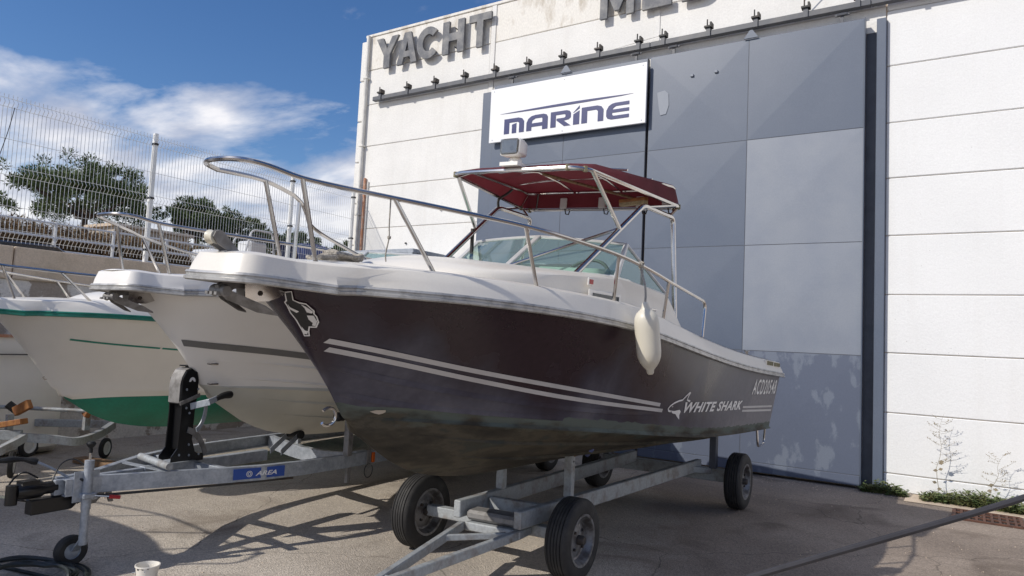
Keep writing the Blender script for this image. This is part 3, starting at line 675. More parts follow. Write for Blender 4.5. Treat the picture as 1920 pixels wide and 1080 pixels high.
def hull_parts(R, H, mats, wl=.10, ragged=0.):
    WS = [i/16 for i in range(17)]
    TS = TSF if ragged else TSD
    W0 = {t: wl+rag(t,ragged) for t in TS}
    rows = [[H.pt(t, W0[t]+(1-W0[t])*w_) for w_ in WS] for t in TS]
    mb = MB().grid(rows).mirror()
    hull = mb.build('hull', mats['hull'], R, smooth=True, weld=True, ang=50)
    # transom
    tr = [H.pt(1,w_) for w_ in [0,.25,.5,.75,1]]
    poly = [tuple(H.bott(1,0))]+[tuple(H.bott(1,1))]+[tuple(p) for p in tr]+[(-p.x,p.y,p.z) for p in reversed(tr)]+[(-H.bott(1,1).x,H.bott(1,1).y,H.bott(1,1).z)]
    MB().add(poly,[tuple(range(len(poly)))]).build('transom', mats['hull'], R)
    # bottom + boot top band
    QS = [i/10 for i in range(11)]
    rows = [[H.bott(t,q) for q in QS]+[H.pt(t,W0[t]*k/3) for k in (1,2,3)] for t in TS]
    MB().grid(rows).mirror().build('hull_bottom', mats['bottom'], R, smooth=True, weld=True, ang=28)
    # spray rails
    def ridge(path, hh, wd, out):
        mb = MB(); rows = []
        for a, n in path:
            rows.append([a+Vector((0,0,hh)), a+n*wd, a-Vector((0,0,hh*.3)), a-n*wd*.5])
        mb.grid(rows, closed=True); return mb
    for q, t0, t1 in ((.52,.13,1.0),(.80,.08,.75)):
        path = []
        for i in range(40):
            t = t0+(t1-t0)*i/39; a = H.bott(t,q); n = Vector((.35,0,-1)).normalized()*min(1,i/5); path.append((a,n))
        ridge(path,.004,.02,1).mirror().build('spray_rail', mats['bottom'], R, smooth=True)
    path = []
    for i in range(50):
        t = .012+.985*i/49; a = H.pt(t,.012); n = Vector((1,0,-.35)).normalized()*min(1,i/4); path.append((a,n))
    ridge(path,.018,.028,1).mirror().build('chine_rail', mats['bottom'], R, smooth=True)
    return hull
def hull_strip(H, f0, f1, u0, u1, off, n=40):
    """band between z=f0(u) and z=f1(u) on the port side"""
    rows = []
    for i in range(n+1):
        u = u0+(u1-u0)*i/n; rows.append([H.at(u+0*(1-k), f0(u)+(f1(u)-f0(u))*k, off) for k in (0,.5,1)])
    return MB().grid(rows)
def flip(mb): return MB().add([(-x,y,z) for x,y,z in mb.v],[tuple(reversed(f)) for f in mb.f])
def squash(u, k): return u if u > -2.2 else -2.2+(u+2.2)*k
def outline(H):
    """rub rail line, starboard transom to port transom via the pulpit tip: list of (v,u,z_rub, v_top,u_top,z_top)"""
    half = [(0,-2.615,1.885,0,-2.565,2.005),(.10,-2.61,1.886,.085,-2.562,2.008),(.18,-2.585,1.887,.155,-2.54,2.01),(.235,-2.54,1.888,.205,-2.50,2.01),(.262,-2.47,1.888,.23,-2.44,2.008),
            (.275,-2.38,1.886,.245,-2.36,2.005),(.29,-2.29,1.884,.262,-2.27,2.002),(.32,-2.21,1.882,.29,-2.19,2.0)]
    half = [tuple(a)+tuple(b) for a,b in zip(spline([h[:3] for h in half],4),spline([h[3:] for h in half],4))]
    us = [-2.11,-2.0,-1.85,-1.7,-1.53,-1.3,-1.09,-.9,-.69,-.4,-.13,.1,.35,.7,1.17,1.6,2.09,2.6,3.1,3.72]
    for u in us:
        dv = .03 if u > -1.9 else .03+.01*(-1.9-u)
        vv = max(H.sv(u)+dv, .42 if u <= -2.1 else 0)
        half.append((vv,u,H.sz(u)+.008, H.dv(u)-.012 if u > -2.1 else .37, u+.0, H.dzc(u)))
    pk = getattr(H,'pk',1.)
    return [(a*H.vs,squash(b,pk),c+H.dz,d*H.vs,squash(e,pk),f+H.dz) for a,b,c,d,e,f in half]
def deck_parts(R, H, mats, cockpit=True):
    half = outline(H); m = len(half)
    full = [(-a,b,c,-d,e,f) for a,b,c,d,e,f in reversed(half[1:])]+half
    # side band (bulwark) with a soft upper edge
    rows = []
    for a,b,c,d,e,f in full:
        p0 = Vector((a,b,c+.018)); p1 = Vector((d,e,f)); ctr = Vector((0, e+(.3 if e < -2.2 else 0), 0)); inn = Vector((ctr.x-d, (ctr.y-e) if e < -2.2 else 0, 0))
        inn = inn.normalized() if inn.length > 1e-6 else Vector((0,1,0))
        q = p1-(p1-p0)*.12
        rows.append([p0, p0*.55+q*.45+(-inn)*.003, q, p1+inn*.012-Vector((0,0,.004)), p1+inn*.045+Vector((0,0,.003))])
    band = MB().grid(rows)
    band.build('deck_side', mats['deck'], R, smooth=True, ang=30)
    # flange underside from rub rail in to the hull
    rows = []
    for a,b,c,d,e,f in full:
        hv = H.sv(b)*H.vs if b > -2.1 else 0
        rows.append([Vector((a,b,c-.018)), Vector((math.copysign(max(hv-.01,0),a) if b > -2.1 else a*.2, max(b,-2.1), H.sz(max(b,-2.1))+H.dz-.004))])
    MB().grid(rows).build('deck_flange', mats['under'], R, smooth=True)
    # rub rail
    rows = []
    for i,(a,b,c,d,e,f) in enumerate(full):
        p = Vector((a,b,c)); j0 = full[max(i-1,0)]; j1 = full[min(i+1,len(full)-1)]
        tg = Vector((j1[0]-j0[0], j1[1]-j0[1], 0)); o = Vector((-tg.y, tg.x, 0)).normalized()
        if o.dot(Vector((a, b-(0 if b > -2.2 else -1.9), 0))) < 0: o = -o
        if b > -1.5: o = Vector((math.copysign(1,a),0,0))
        pr = [(-.004,.024),(.010,.022),(.016,.012),(.010,.006),(.010,-.004),(.020,-.008),(.020,-.020),(.006,-.026),(-.004,-.024)]
        rows.append([p+o*x+Vector((0,0,z)) for x,z in pr])
    MB().grid(rows,closed=True).build('rub_rail', mats['rub'], R, smooth=True, ang=30)
    # deck surface
    rows = []
    for a,b,c,d,e,f in half:
        if e > .2 and cockpit: break
        n = 8; dd = max(d-.035,0); rows.append([Vector((-dd+2*dd*k/n, e+(.035 if e < -2.4 else 0), f-.004+.04*(1-((k-n/2)/(n/2))**2)*min(1,d*1.3))) for k in range(n+1)])
    MB().grid(rows).build('foredeck', mats['deck'], R, smooth=True)
    if cockpit:
        last = [h for h in half if h[4] > .05]; rows = []
        for a,b,c,d,e,f in last: rows.append([(d-.03,e,f+.004),(d-.20,e,f+.008),(d-.22,e,f-.02),(d-.22,e,1.25+H.dz)])
        MB().grid(rows).mirror().build('side_deck', mats['deck'], R, smooth=True, ang=40)
        MB().box(-.9*H.vs,.9*H.vs,.3,3.6,1.22+H.dz,1.25+H.dz).build('cockpit_sole', mats['deck'], R)
        z1 = half[-1][5]
        MB().box(-1.09*H.vs,1.09*H.vs,3.5,3.71,1.26+H.dz,z1+.006).build('transom_cap', mats['deck'], R, bevel=.02)
        MB().box(-.88*H.vs,.88*H.vs,.26,.29,1.25+H.dz,2.1+H.dz).build('bulkhead', 'dash', R)
def trunk_parts(R, H, mat_):
    U = [-1.36,-1.31,-1.22,-1.08,-.87,-.6,-.3,0,.26]
    wb = [.30,.44,.56,.65,.74,.80,.84,.87,.89]; zs_ = [2.025,2.045,2.062,2.08,2.105,2.13,2.15,2.168,2.17]; zc = [2.03,2.075,2.115,2.145,2.160,2.168,2.175,2.180,2.180]
    rows = []
    for u,b,z1,z2 in zip(U,wb,zs_,zc):
        b *= H.vs; z0 = 1.96; r_ = []
        prof = [(1.0,z0),(.985,z0+(z1-z0)*.6),(.965,z1-.014),(.93,z1+.004),(.87,z1+.014)]+[(x,z1+.016+(z2-z1)*(1-(x/.87)**2)) for x in (.7,.5,.25,0)]
        pts = [(b*x,u,z+H.dz) for x,z in prof]
        rows.append(pts+[(-x,y,z) for x,y,z in reversed(pts[:-1])])
    mb = MB().grid(rows); n = len(rows[0]); mb.f.append(tuple(range(n)))
    mb.build('cabin_trunk', mat_, R, smooth=True, ang=35)
    # coamings carrying the side glass aft
    rows = []
    for u,v,z in ((-.08,.80,2.165),(.2,.865,2.155),(.5,.89,2.13),(.8,.905,2.10),(.92,.91,2.02),(1.06,.925,1.90),(1.2,.93,1.81)):
        v *= H.vs; rows.append([(v+.05,u,1.80+H.dz),(v+.01,u,z+H.dz),(v-.05,u,z+.004+H.dz),(v-.07,u,1.80+H.dz)])
    mb = MB().grid(rows,closed=True); mb.f.append(tuple(range(len(mb.v)-4,len(mb.v))))
    mb.build('coaming', mat_, R, smooth=True, ang=40); flip(mb).build('coaming', mat_, R, smooth=True, ang=40)
def windscreen_parts(R, H):
    """two front panes, two side panes, alloy frame"""
    dz = H.dz; k = H.vs
    cb, ct = Vector((0,-.12,2.190+dz)), Vector((0,.31,2.485+dz))
    pb, pt_ = Vector((.77*k,.17,2.18+dz)), Vector((.695*k,.45,2.455+dz))
    sa = Vector((.90*k,.84,2.105+dz))
    def bulge(a,b,f,amt): return a.lerp(b,f)+Vector((0,-amt*4*f*(1-f),0))
    for s in (1,-1):
        S = lambda p: Vector((p.x*s,p.y,p.z))
        n = 8; rb = [S(bulge(cb,pb,i/n,.05)) for i in range(n+1)]; rt_ = [S(bulge(ct,pt_,i/n,.03)) for i in range(n+1)]
        pn = MB().grid([rb,rt_]).build('front_pane','glass',R,smooth=True)
        MB().tube(rb,.014,6).build('bottom_frame','alu',pn,smooth=True)
        MB().tube([p+Vector((0,-.012,-.016)) for p in rb],.008,5).build('seal','black',pn,smooth=True)
        MB().tube(rt_,.013,6).build('top_frame','alu',pn,smooth=True)
        sp = MB().add([S(pb),S(sa),S(pt_)],[(0,1,2)]).build('side_pane','glass',R)
        MB().tube([S(pt_),S(sa)],.013,6).build('side_frame','alu',sp,smooth=True)
        MB().tube([S(pb),S(sa)],.012,6).build('side_sill','alu',sp,smooth=True)
        MB().beam(S(pb),S(pt_),.035,.03,(0,1,0)).build('corner_post','alu',R,bevel=.004)
    MB().beam(cb,ct,.045,.03,(0,1,0)).build('centre_mullion','alu',R,bevel=.004)
def rail_parts(R, dz, vs, full=True, drop=0., pk=1.):
    r_ = .0128
    tip = [(-.20,-2.43,2.415),(-.165,-2.525,2.422),(-.09,-2.575,2.425),(0,-2.59,2.425),(.09,-2.575,2.425),(.165,-2.525,2.422),(.20,-2.43,2.415)]
    port = [(.25,-2.25,2.39),(.36,-2.06,2.375),(.5,-1.87,2.36),(.68,-1.55,2.345),(.85,-1.19,2.33),(.95,-.75,2.308),(1.02,-.34,2.28),(1.06,.05,2.235),(1.08,.39,2.185)]
    end = [(1.10,1.16,2.09),(1.12,1.08,1.81)]
    sc_ = lambda P: [(x*vs,squash(y,pk),z+dz-drop*(z-2)) for x,y,z in P]
    mir = lambda P: [(-x,y,z) for x,y,z in P]
    main = spline(sc_(tip+port),4)
    tail = fillet([main[-1]]+sc_(end),.07)
    MB().tube(list(main)+tail[1:],r_,8).build('rail','steel',R,smooth=True)
    if full:
        st = spline(sc_([(-.20,-2.44,2.415),(-.25,-2.10,2.43),(-.31,-1.84,2.40)]),4)
        MB().tube(st,r_*.95,8).build('rail','steel',R,smooth=True)
        lo = spline(sc_([(-.31,-1.84,2.40),(-.33,-1.76,2.365),(-.33,-1.72,2.31),(-.36,-1.66,2.26),(-.42,-1.5,2.22),(-.55,-1.15,2.17),(-.70,-.87,2.145),(-.74,-.80,2.10),(-.74,-.79,2.0)]),5)
        MB().tube(lo,r_*.9,8).build('rail','steel',R,smooth=True)
        S2 = [((-.25,-2.08,2.43),(-.215,-1.95,2.0)),((-.33,-1.78,2.38),(-.31,-1.79,2.0))]
    else:
        MB().tube(spline(sc_(mir(tip[-1:]+port)),4)+fillet([mir(sc_(port[-1:]))[0]]+mir(sc_(end)),.07)[1:],r_,8).build('rail','steel',R,smooth=True)
        S2 = [((-.25,-2.25,2.39),(-.29,-2.13,1.99)),((-.5,-1.87,2.36),(-.58,-1.6,2.0)),((-.85,-1.19,2.33),(-.84,-.99,2.0))]
    S1 = [((.25,-2.25,2.39),(.275,-2.13,1.99)),((.5,-1.87,2.36),(.585,-1.6,2.0)),((.85,-1.19,2.33),(.835,-.99,2.0)),((1.02,-.34,2.28),(.985,-.29,1.97)),((1.08,.39,2.185),(1.05,.41,1.90))]
    for a, b in S1+S2:
        a, b = sc_([a])[0], (b[0]*vs,b[1],b[2]+dz)
        o = MB().tube([a,b],.0115,8).build('stanchion','steel',R,smooth=True)
        MB().lathe([(0,.014),(.02,.014),(.034,.004),(.034,-.006)],12,b,'z').build('stanchion_foot','steel',o,smooth=True)
def anchor_parts(R, dz, du=0.):
    """plough anchor stowed under the pulpit: crown, shank, two pointed flukes"""
    Z = lambda P: [(x,y+du,z+dz) for x,y,z in P]
    A = MB().prism(Z([(.014,-2.47,1.845),(.014,-2.44,1.865),(.014,-2.20,1.868),(.014,-2.20,1.845),(.014,-2.38,1.835),(.014,-2.42,1.80),(.014,-2.45,1.795)]),(0,0,0),(-.028,0,0)).build('anchor','plast',R,bevel=.003)
    MB().lathe([(0,-.055),(.024,-.055),(.030,-.04),(.022,-.02),(.022,.02),(.030,.04),(.024,.055),(0,.055)],14,(0,-2.445+du,1.822+dz),'x').build('crown','plast',A,smooth=True)
    for k in range(3): MB().box(-.05+.035*k,-.03+.035*k,-2.49+du,-2.455+du,1.80+dz,1.815+dz).build('crown_tooth','plast',A)
    for s in (1,-1):
        top_ = [(s*.015,-2.455,1.815),(s*.050,-2.43,1.828),(s*.115,-2.27,1.768),(s*.125,-2.205,1.733),(s*.075,-2.29,1.742),(s*.020,-2.43,1.792)]
        P = Z(top_); MB().prism(P,(0,0,0),(0,.004,-.010)).build('fluke','plast',A)
    for s in (.030,-.036):
        MB().prism(Z([(s,-2.34,1.868),(s,-2.07,1.868),(s,-2.13,1.815),(s,-2.20,1.79),(s,-2.33,1.778)]),(0,0,0),(.006,0,0)).build('anchor_cheek','steel' if s > 0 else 'alu',R)
    MB().tube([(.0362,-2.25+du,1.826+dz),(.040,-2.25+du,1.826+dz)],.013,10).build('cheek_hole','iron',R)

# ---------------------------------------------------------------- boat 1
R1 = thing('dark_hulled_boat', 'dark aubergine sport fishing boat with burgundy canopy lettered WHITE SHARK on a dolly', 'boat', (-3.0,4.5,0), (0,rad(3),rad(-1)), 'boats stored in the yard')
H1 = Hull(); H1.pk = .78
hull_parts(R1, H1, {'hull':'hull','bottom':'bottom'}, wl=.115, ragged=.013)
deck_parts(R1, H1, {'deck':'gel','under':'hull','rub':'rub'})
trunk_parts(R1, H1, 'gel')
windscreen_parts(R1, H1)
rail_parts(R1, 0, 1, pk=.86)
anchor_parts(R1, 0)
# bow roller
br = MB()
for s in (-.04,.028):
    pr = [(-2.535,2.065),(-2.525,2.09),(-2.505,2.10),(-2.485,2.093),(-2.44,2.055),(-2.39,2.012),(-2.44,2.005),(-2.51,2.035)]
    br.prism([(s,u,z) for u,z in pr],(0,0,0),(.012,0,0))
o = br.build('bow_roller','plast',R1,smooth=True)
MB().lathe([(0,-.027),(.034,-.027),(.025,0),(.034,.027),(0,.027)],16,(0,-2.508,2.066),'x').build('roller','fender',o,smooth=True)
# bow eyes
mb = MB().tube([(.0,-1.70+.055*math.cos(a),1.185+.035*math.sin(a)*1.4) for a in np.linspace(-2.4,2.4,16)],.009,8)
mb.build('bow_eye','steel',R1,smooth=True)
# stripes
for K_ in ([(-1.914,1.619),(-1.545,1.56),(-1.107,1.493),(-.509,1.415),(.56,1.286)],[(-1.884,1.572),(-1.507,1.51),(-1.067,1.437),(-.47,1.351),(.62,1.240)]):
    zst = Curve1([k[0] for k in K_],[k[1] for k in K_])
    hull_strip(H1, lambda u: zst(u)-.013, lambda u: zst(u)+.013, K_[0][0]+.030, K_[-1][0], .003, 60).build('stripe','greyst',R1)
for za, zb_ in ((1.186,1.135),(1.150,1.092)):
    hull_strip(H1, lambda u: za+(zb_-za)*(u-2.42)/1.2-.010, lambda u: za+(zb_-za)*(u-2.42)/1.2+.010, 2.43, 3.56, .003, 24).build('stripe','greyst',R1)
for K_ in ([(-1.785,1.452),(-1.5,1.400),(-1.0,1.325),(-.2,1.245),(.5,1.20)],[(-1.665,1.30),(-1.4,1.258),(-1.0,1.222),(-.4,1.19)]):
    zk = Curve1([k[0] for k in K_],[k[1] for k in K_]); rows = []
    for i in range(50):
        f_ = i/49; u = K_[0][0]+(K_[-1][0]-K_[0][0])*f_; k_ = min(1,f_*8)*(1-f_)**.7
        rows.append([H1.at(u,zk(u)+.030,.0005),H1.at(u,zk(u)+.004,.0005+.014*k_),H1.at(u,zk(u),.0005)])
    MB().grid(rows).build('lap_ridge','hull',R1,smooth=True,ang=25)
def hull_text(H, txt, u0, u1, zlo, zhi, slope, m, R, off=.004, **kw):
    vs, fs = text_mesh(txt, **kw); vs = fit2d(vs, 0, 1, 0, 1)
    mb = MB(); mb.v = [tuple(H.at(u0+(u1-u0)*x, zlo+(zhi-zlo)*y+slope*x*(u1-u0), off)) for x,y in vs]; mb.f = list(fs)
    return mb.build('hull_lettering', m, R, fix=False, label='white letters '+txt)
hull_text(H1,'WHITE SHARK',.965,2.38,1.208,1.294,-.030,'whitelet',R1,size=1,offset=.035,shear=.25,spacing=1.08)
hull_text(H1,'ACD20548',2.64,3.60,1.298,1.452,-.030,'whitelet',R1,size=1,offset=.018,shear=.12,spacing=1.22)
# shark outline logo
def hull_poly(H, pts, off): 
    tris = tessellate_polygon([[Vector((p[0],p[1],0)) for p in pts]])
    mb = MB(); mb.v = [tuple(H.at(u,z,off)) for u,z in pts]; mb.f = [tuple(t) for t in tris]; return mb
def hull_line(H, pts, wd, off, closed=False):
    P = [Vector((p[0],p[1])) for p in pts]; rows = []
    for i,p in enumerate(P):
        d = (P[min(i+1,len(P)-1)]-P[max(i-1,0)]); d.normalize(); n = Vector((-d.y,d.x))*wd/2
        rows.append([H.at(p.x+n.x,p.y+n.y,off), H.at(p.x-n.x,p.y-n.y,off)])
    return MB().grid(rows)
def hull_ribbon(H, pts, wd, off):
    P = [H.at(u,z,off) for u,z in pts]; Q = [H.at(u,z,off+.01) for u,z in pts]; rows = []; m = len(P)
    for i in range(m):
        d = (P[(i+1) % m]-P[i-1]).normalized(); sd_ = (Q[i]-P[i]).normalized().cross(d)*wd/2; rows.append([P[i]+sd_,P[i]-sd_])
    rows.append(rows[0]); return MB().grid(rows)
sl = lambda L: [(.70+x*.36, 1.178+y*.192) for x,y in L]
hull_line(H1, sl([(.95,.63),(.86,.66),(.78,.70),(.80,.85),(.86,1.0),(.82,1.0),(.68,.86),(.55,.70),(.40,.68),(.2,.60),(.05,.48),(.0,.38),(.04,.30),(.15,.26)]),.014,.0042).build('shark_outline','whitelet',R1)
hull_poly(H1, sl([(.15,.30),(.30,.27),(.55,.30),(.62,.22),(.60,.08),(.66,-.12),(.50,.02),(.40,.14),(.30,.16),(.22,.20)]),.0044).build('shark_belly','whitelet',R1)
hull_poly(H1, sl([(.13,.44),(.20,.44),(.18,.48)]),.0044).build('shark_eye','whitelet',R1)
# bow sticker: black and white figure with pale outline
blob = [(-2.100,1.846),(-2.098,1.853),(-2.068,1.811),(-2.054,1.800),(-2.044,1.797),(-2.010,1.765),(-2.001,1.751),(-1.988,1.739),(-1.966,1.712),(-1.952,1.683),(-1.961,1.680),(-1.947,1.657),(-1.931,1.634),(-1.936,1.630),(-1.956,1.657),(-1.999,1.711),(-2.028,1.745),(-2.053,1.778),(-2.067,1.795),(-2.072,1.806)]
hull_poly(H1, blob, .0045).build('sticker_ground','blackm',R1)
hull_ribbon(H1, blob, .009, .006).build('sticker_outline','whitelet',R1)
for pts in ([(-2.048,1.794),(-2.037,1.786),(-2.009,1.762),(-2.006,1.753),(-2.015,1.756),(-2.032,1.777)],[(-2.004,1.74),(-1.996,1.743),(-1.977,1.722),(-1.971,1.704),(-1.977,1.709),(-1.989,1.721)],[(-1.977,1.714),(-1.974,1.722),(-1.957,1.689),(-1.964,1.691)],[(-2.060,1.790),(-2.047,1.774),(-2.025,1.757),(-2.022,1.748),(-2.041,1.764)],[(-1.972,1.680),(-1.954,1.660),(-1.948,1.658),(-1.938,1.640),(-1.944,1.642)]):
    hull_poly(H1, pts, .0075).build('sticker_shape','whitelet',R1)
# paint chip on the bow bottom, teal flakes along the boot line
hull_poly(H1, [(-1.50,1.222),(-1.475,1.232),(-1.43,1.234),(-1.425,1.222),(-1.435,1.212),(-1.45,1.206),(-1.475,1.212)], .006).build('paint_chip','beige',R1)
# hull vents by the stern
vn = MB()
P0 = [(1.115,3.02),(1.115,3.60)]
vb = MB().beam((1.142,3.0,1.612),(1.134,3.62,1.580),.016,.058).build('vent_plate','gel3',R1,bevel=.004)
for i in range(8):
    u = 3.05+i*.068+(.035 if i > 3 else 0); z = 1.612-(u-3.0)*.052
    MB().box(1.1495-(u-3)*.012,1.155-(u-3)*.012,u,u+.05,z-.020,z+.020).build('vent_slot','strap',vb)
# deck fittings
MB().box(.842,.852,-.40,-.33,2.075,2.125).build('side_light','gel2',R1,bevel=.004); MB().box(.853,.857,-.388,-.342,2.085,2.115).build('side_light_lens','red',R1)
pp = MB().box(.865,.873,-.42,.06,1.975,2.052).build('porthole_frame','gel2',R1,bevel=.01); MB().box(.874,.877,-.37,.02,1.99,2.03).build('porthole_glass','glassd',pp)
for u in (.32,2.7):
    v = H1.dv(u)-.10; z = H1.dzc(u)+.01
    MB().tube([(v,u-.07,z+.035),(v,u+.07,z+.035)],.009,6).tube([(v,u-.025,z),(v,u-.025,z+.035)],.008,6).tube([(v,u+.025,z),(v,u+.025,z+.035)],.008,6).build('cleat','steel',R1)
# stern ladder loop
MB().tube(fillet([(1.0,3.42,.92),(1.02,3.44,.70),(.98,3.85,.68),(.98,3.86,.95)],.07),.012,8).build('stern_step','steel',R1,smooth=True)
# helm
MB().tube([(.38+.0*math.cos(a),.36+.10*math.sin(a)*.5+.0,2.14+.0) if False else (.40+.19*math.cos(a),.40+.09*math.sin(a),2.17+.16*math.sin(a)) for a in np.linspace(0,2*math.pi,28,endpoint=False)],.014,6,closed=True).build('steering_wheel','black',R1,smooth=True)
MB().box(-.30,.35,1.15,1.55,1.25,1.95).build('helm_seat','dash',R1,bevel=.04)
MB().box(.08,.70,.18,.34,2.10,2.24).build('instrument_pod','dash',R1,bevel=.02)
# ---- T-top
Z0 = 2.865
def rr(hw0, hw1, u0, u1, z, r_=.12, dz1=0.):
    c = [(hw0,u0,z),(hw1,u1,z+dz1),(-hw1,u1,z+dz1),(-hw0,u0,z)]
    out = []
    for i in range(4):
        a, b, d = Vector(c[i-1]), Vector(c[i]), Vector(c[(i+1) % 4]); p0 = b+(a-b).normalized()*r_; p1 = b+(d-b).normalized()*r_
        for k in range(7): t = k/6; out.append(p0*(1-t)**2+b*2*t*(1-t)+p1*t*t)
    return out
def sag(P, amt):   # fore-and-aft camber and arch
    return [Vector((p.x, p.y, p.z+amt*(1-((p.y-.5)/.85)**2)+.05*(1-(p.x/.8)**2))) for p in P]
perim = sag(rr(.59,.80,-.14,1.30,Z0), .05)
inner = sag(rr(.54,.765,-.02,1.26,Z0+.145), .05)
for i,p in enumerate(inner): p.z -= .115*max(0,1-(p.y+.02)/.7)
T = MB().tube(perim,.0145,8,closed=True).build('canopy_frame','steel',R1,smooth=True)
MB().tube(inner,.012,8,closed=True).build('inner_frame','steel',T,smooth=True)
n = len(inner); cen = Vector((0,.5,Z0+.225))
topc = [Vector((p.x,p.y,p.z+.016)) for p in inner]; mid = [p.lerp(cen,.5)+Vector((0,0,.012)) for p in topc]
cv = MB()
cv.grid([[p+Vector((0,0,.016)) for p in perim],topc,mid],closed=True)
k = len(cv.v); cv.v.append(tuple(cen)); b0 = 2*n
for i in range(n): cv.f.append((b0+i,b0+(i+1) % n,k))
cv.build('canopy','canvas',T,smooth=True,ang=50)
for u in (.18,.55,.92):
    P = [Vector((x,u,Z0+.143+.05*(1-((u-.5)/.85)**2)+.05*(1-(x/.8)**2)-.006-.115*max(0,1-(u+.02)/.7)+.0)) for x in np.linspace(-1,1,9)*(.53+.17*(u+.02)/1.27)]
    MB().tube(P,.010,6).build('canopy_bow','steel',T,smooth=True)
for x in (-.22,.25):
    MB().tube([(x,-.0,Z0+.075),(x,.18,Z0+.13),(x,.55,Z0+.205),(x,.92,Z0+.195),(x,1.22,Z0+.16)],.009,6).build('canopy_rib','steel',T,smooth=True)
def near(P,q): return min(P,key=lambda p:(p-Vector(q)).length)
for q in ((.56,-.1,2.9),(.72,.55,2.9),(.78,1.2,2.9),(.4,1.3,2.9),(-.4,1.3,2.9),(0,1.3,2.9)):
    for s in (1,-1):
        a = near(perim,(q[0]*s,q[1],q[2])); b = near(inner,(q[0]*s*.9,q[1],q[2])); MB().tube([a,b],.009,6).build('canopy_strut','steel',T)
for i in range(0,n,2):
    p = perim[i]; MB().tube([p+Vector((0,0,.02)),p+Vector((.0,0,-.02))],.018,6).build('lacing','strap',T) if i % 4 == 0 else None
for s in (1,-1):
    leg = fillet([(.62*s,-.17,2.16),(.70*s,.70,2.80),(.72*s,1.28,2.80),(.84*s,1.22,1.83)],[0,.06,.06,0])
    MB().tube(leg,.021,10).build('top_leg','steel',R1,smooth=True)
    a = near(perim,(.60*s,-.02,2.9)); MB().tube([a,(.675*s,.36,2.555)],.016,8).build('leg_strut','steel',R1,smooth=True)
    for u in (.78,1.22):
        b = near(perim,(.75*s,u,2.9)); MB().tube([(.71*s,u,2.80),b],.012,6).build('leg_stub','steel',R1)
    MB().lathe([(0,.012),(.03,.012),(.05,.0),(.05,-.02)],14,(.62*s,-.17,2.165),'z').build('leg_foot','steel',R1,smooth=True)
    # clear plastic rod clips under the aft edge
for x in (-.35,.05,.42,.66):
    MB().box(x-.035,x+.035,1.235,1.255,2.885,2.985).build('rod_clip','carw',R1,bevel=.006)
    MB().tube([(x+.02,1.245,2.885),(x+.03,1.25,2.835),(x+.06,1.25,2.83),(x+.07,1.25,2.865)],.006,5).build('clip_ring','iron',R1)
MB().tube([(.02,-.10,2.21),(.665,.36,2.56)],.012,8).build('brace_rod','steel',R1,smooth=True)
MB().tube([(-.66,.30,2.545),(-.64,.30,2.2),(-.62,.33,2.05)],.016,8).build('brace_rod','iron',R1,smooth=True)
MB().tube(spline([(-.70,.70,2.80),(-.69,.68,2.87),(-.66,.75,2.93),(-.62,.78,2.98)],4),.012,6).build('wiring','iron',R1)
# searchlight
SL = MB().box(-.09,.07,-.19,-.01,2.945,2.972).lathe([(0,.0),(.055,0),(.05,.03),(.035,.05),(0,.05)],18,(-.01,-.10,2.972),'z').build('searchlight','gel2',R1,smooth=True,ang=30)
lb = MB(); 
sec = [(-.195,.082,.060),(-.185,.090,.068),(-.12,.088,.066),(-.06,.07,.055),(-.03,.045,.035)]
rows = []
for u,hw,hh in sec:
    rows.append([(-.01+hw*math.copysign(abs(math.cos(a))**.35,math.cos(a)), u, 3.085+hh*math.copysign(abs(math.sin(a))**.35,math.sin(a))) for a in np.linspace(0,2*math.pi,24,endpoint=False)])
lb.grid(rows,closed=True); lb.f.append(tuple(range(96,120))); lb.build('lamp_housing','gel2',SL,smooth=True,ang=35)
MB().add([(-.075,-.1995,3.04),(.055,-.1995,3.04),(.055,-.1995,3.13),(-.075,-.1995,3.13)],[(0,1,2,3)]).build('lamp_reflector','alu',SL)
MB().lathe([(0,-.004),(.018,-.004),(.018,-.0)],12,(.015,-.196,3.07),'y').build('bulb','glassc',SL)
MB().box(-.085,.065,-.207,-.203,3.03,3.14).build('lamp_lens','glassc',SL)

# ---------------------------------------------------------------- boats 2 and 3
def hull_bottom_split(R, H, zw, m_low, m_high):
    """repaint helper: bottom below z=zw (boat coords without dz) in m_low, rest in m_high"""
    def qs(t):
        u = -1.60+t*5.2; k, c = H.kz(u), H.cz(u); return min(max((zw-k)/(c-k+1e-6),0),1)
    lo = [[H.bott(t,qs(t)*i/8) for i in range(9)] for t in TS]
    hi = [[H.bott(t,qs(t)+(1-qs(t))*i/5) for i in range(6)]+[H.pt(t,.10*k/3) for k in (1,2,3)] for t in TS]
    MB().grid(lo).mirror().build('antifouling', m_low, R, smooth=True, weld=True, ang=28)
    MB().grid(hi).mirror().build('hull_bottom', m_high, R, smooth=True, weld=True, ang=28)
R2 = thing('white_boat', 'white motor boat with one dark grey stripe on the blue label trailer', 'boat', (-5.19,5.0,0), (0,0,rad(5)), 'boats stored in the yard')
H2 = Hull(0,.93); H2.pk = .54
hull_parts(R2, H2, {'hull':'gel2','bottom':'keel2'}, wl=.02)
deck_parts(R2, H2, {'deck':'gel2','under':'gel2','rub':'rub'})
trunk_parts(R2, H2, 'gel2'); windscreen_parts(R2, H2); rail_parts(R2, 0, .93, full=False, drop=.1, pk=.70); anchor_parts(R2, 0, .06)
rows = []
for i in range(71):
    t = .004+.95*(i/70)**1.6; n_ = Vector((.9,-.3,-.2)).normalized()*.004; rows.append([H2.pt(t,max(.05,w_-.62*t))+n_ for w_ in (.455,.49,.525)])
MB().grid(rows).build('stripe','stripeg',R2)
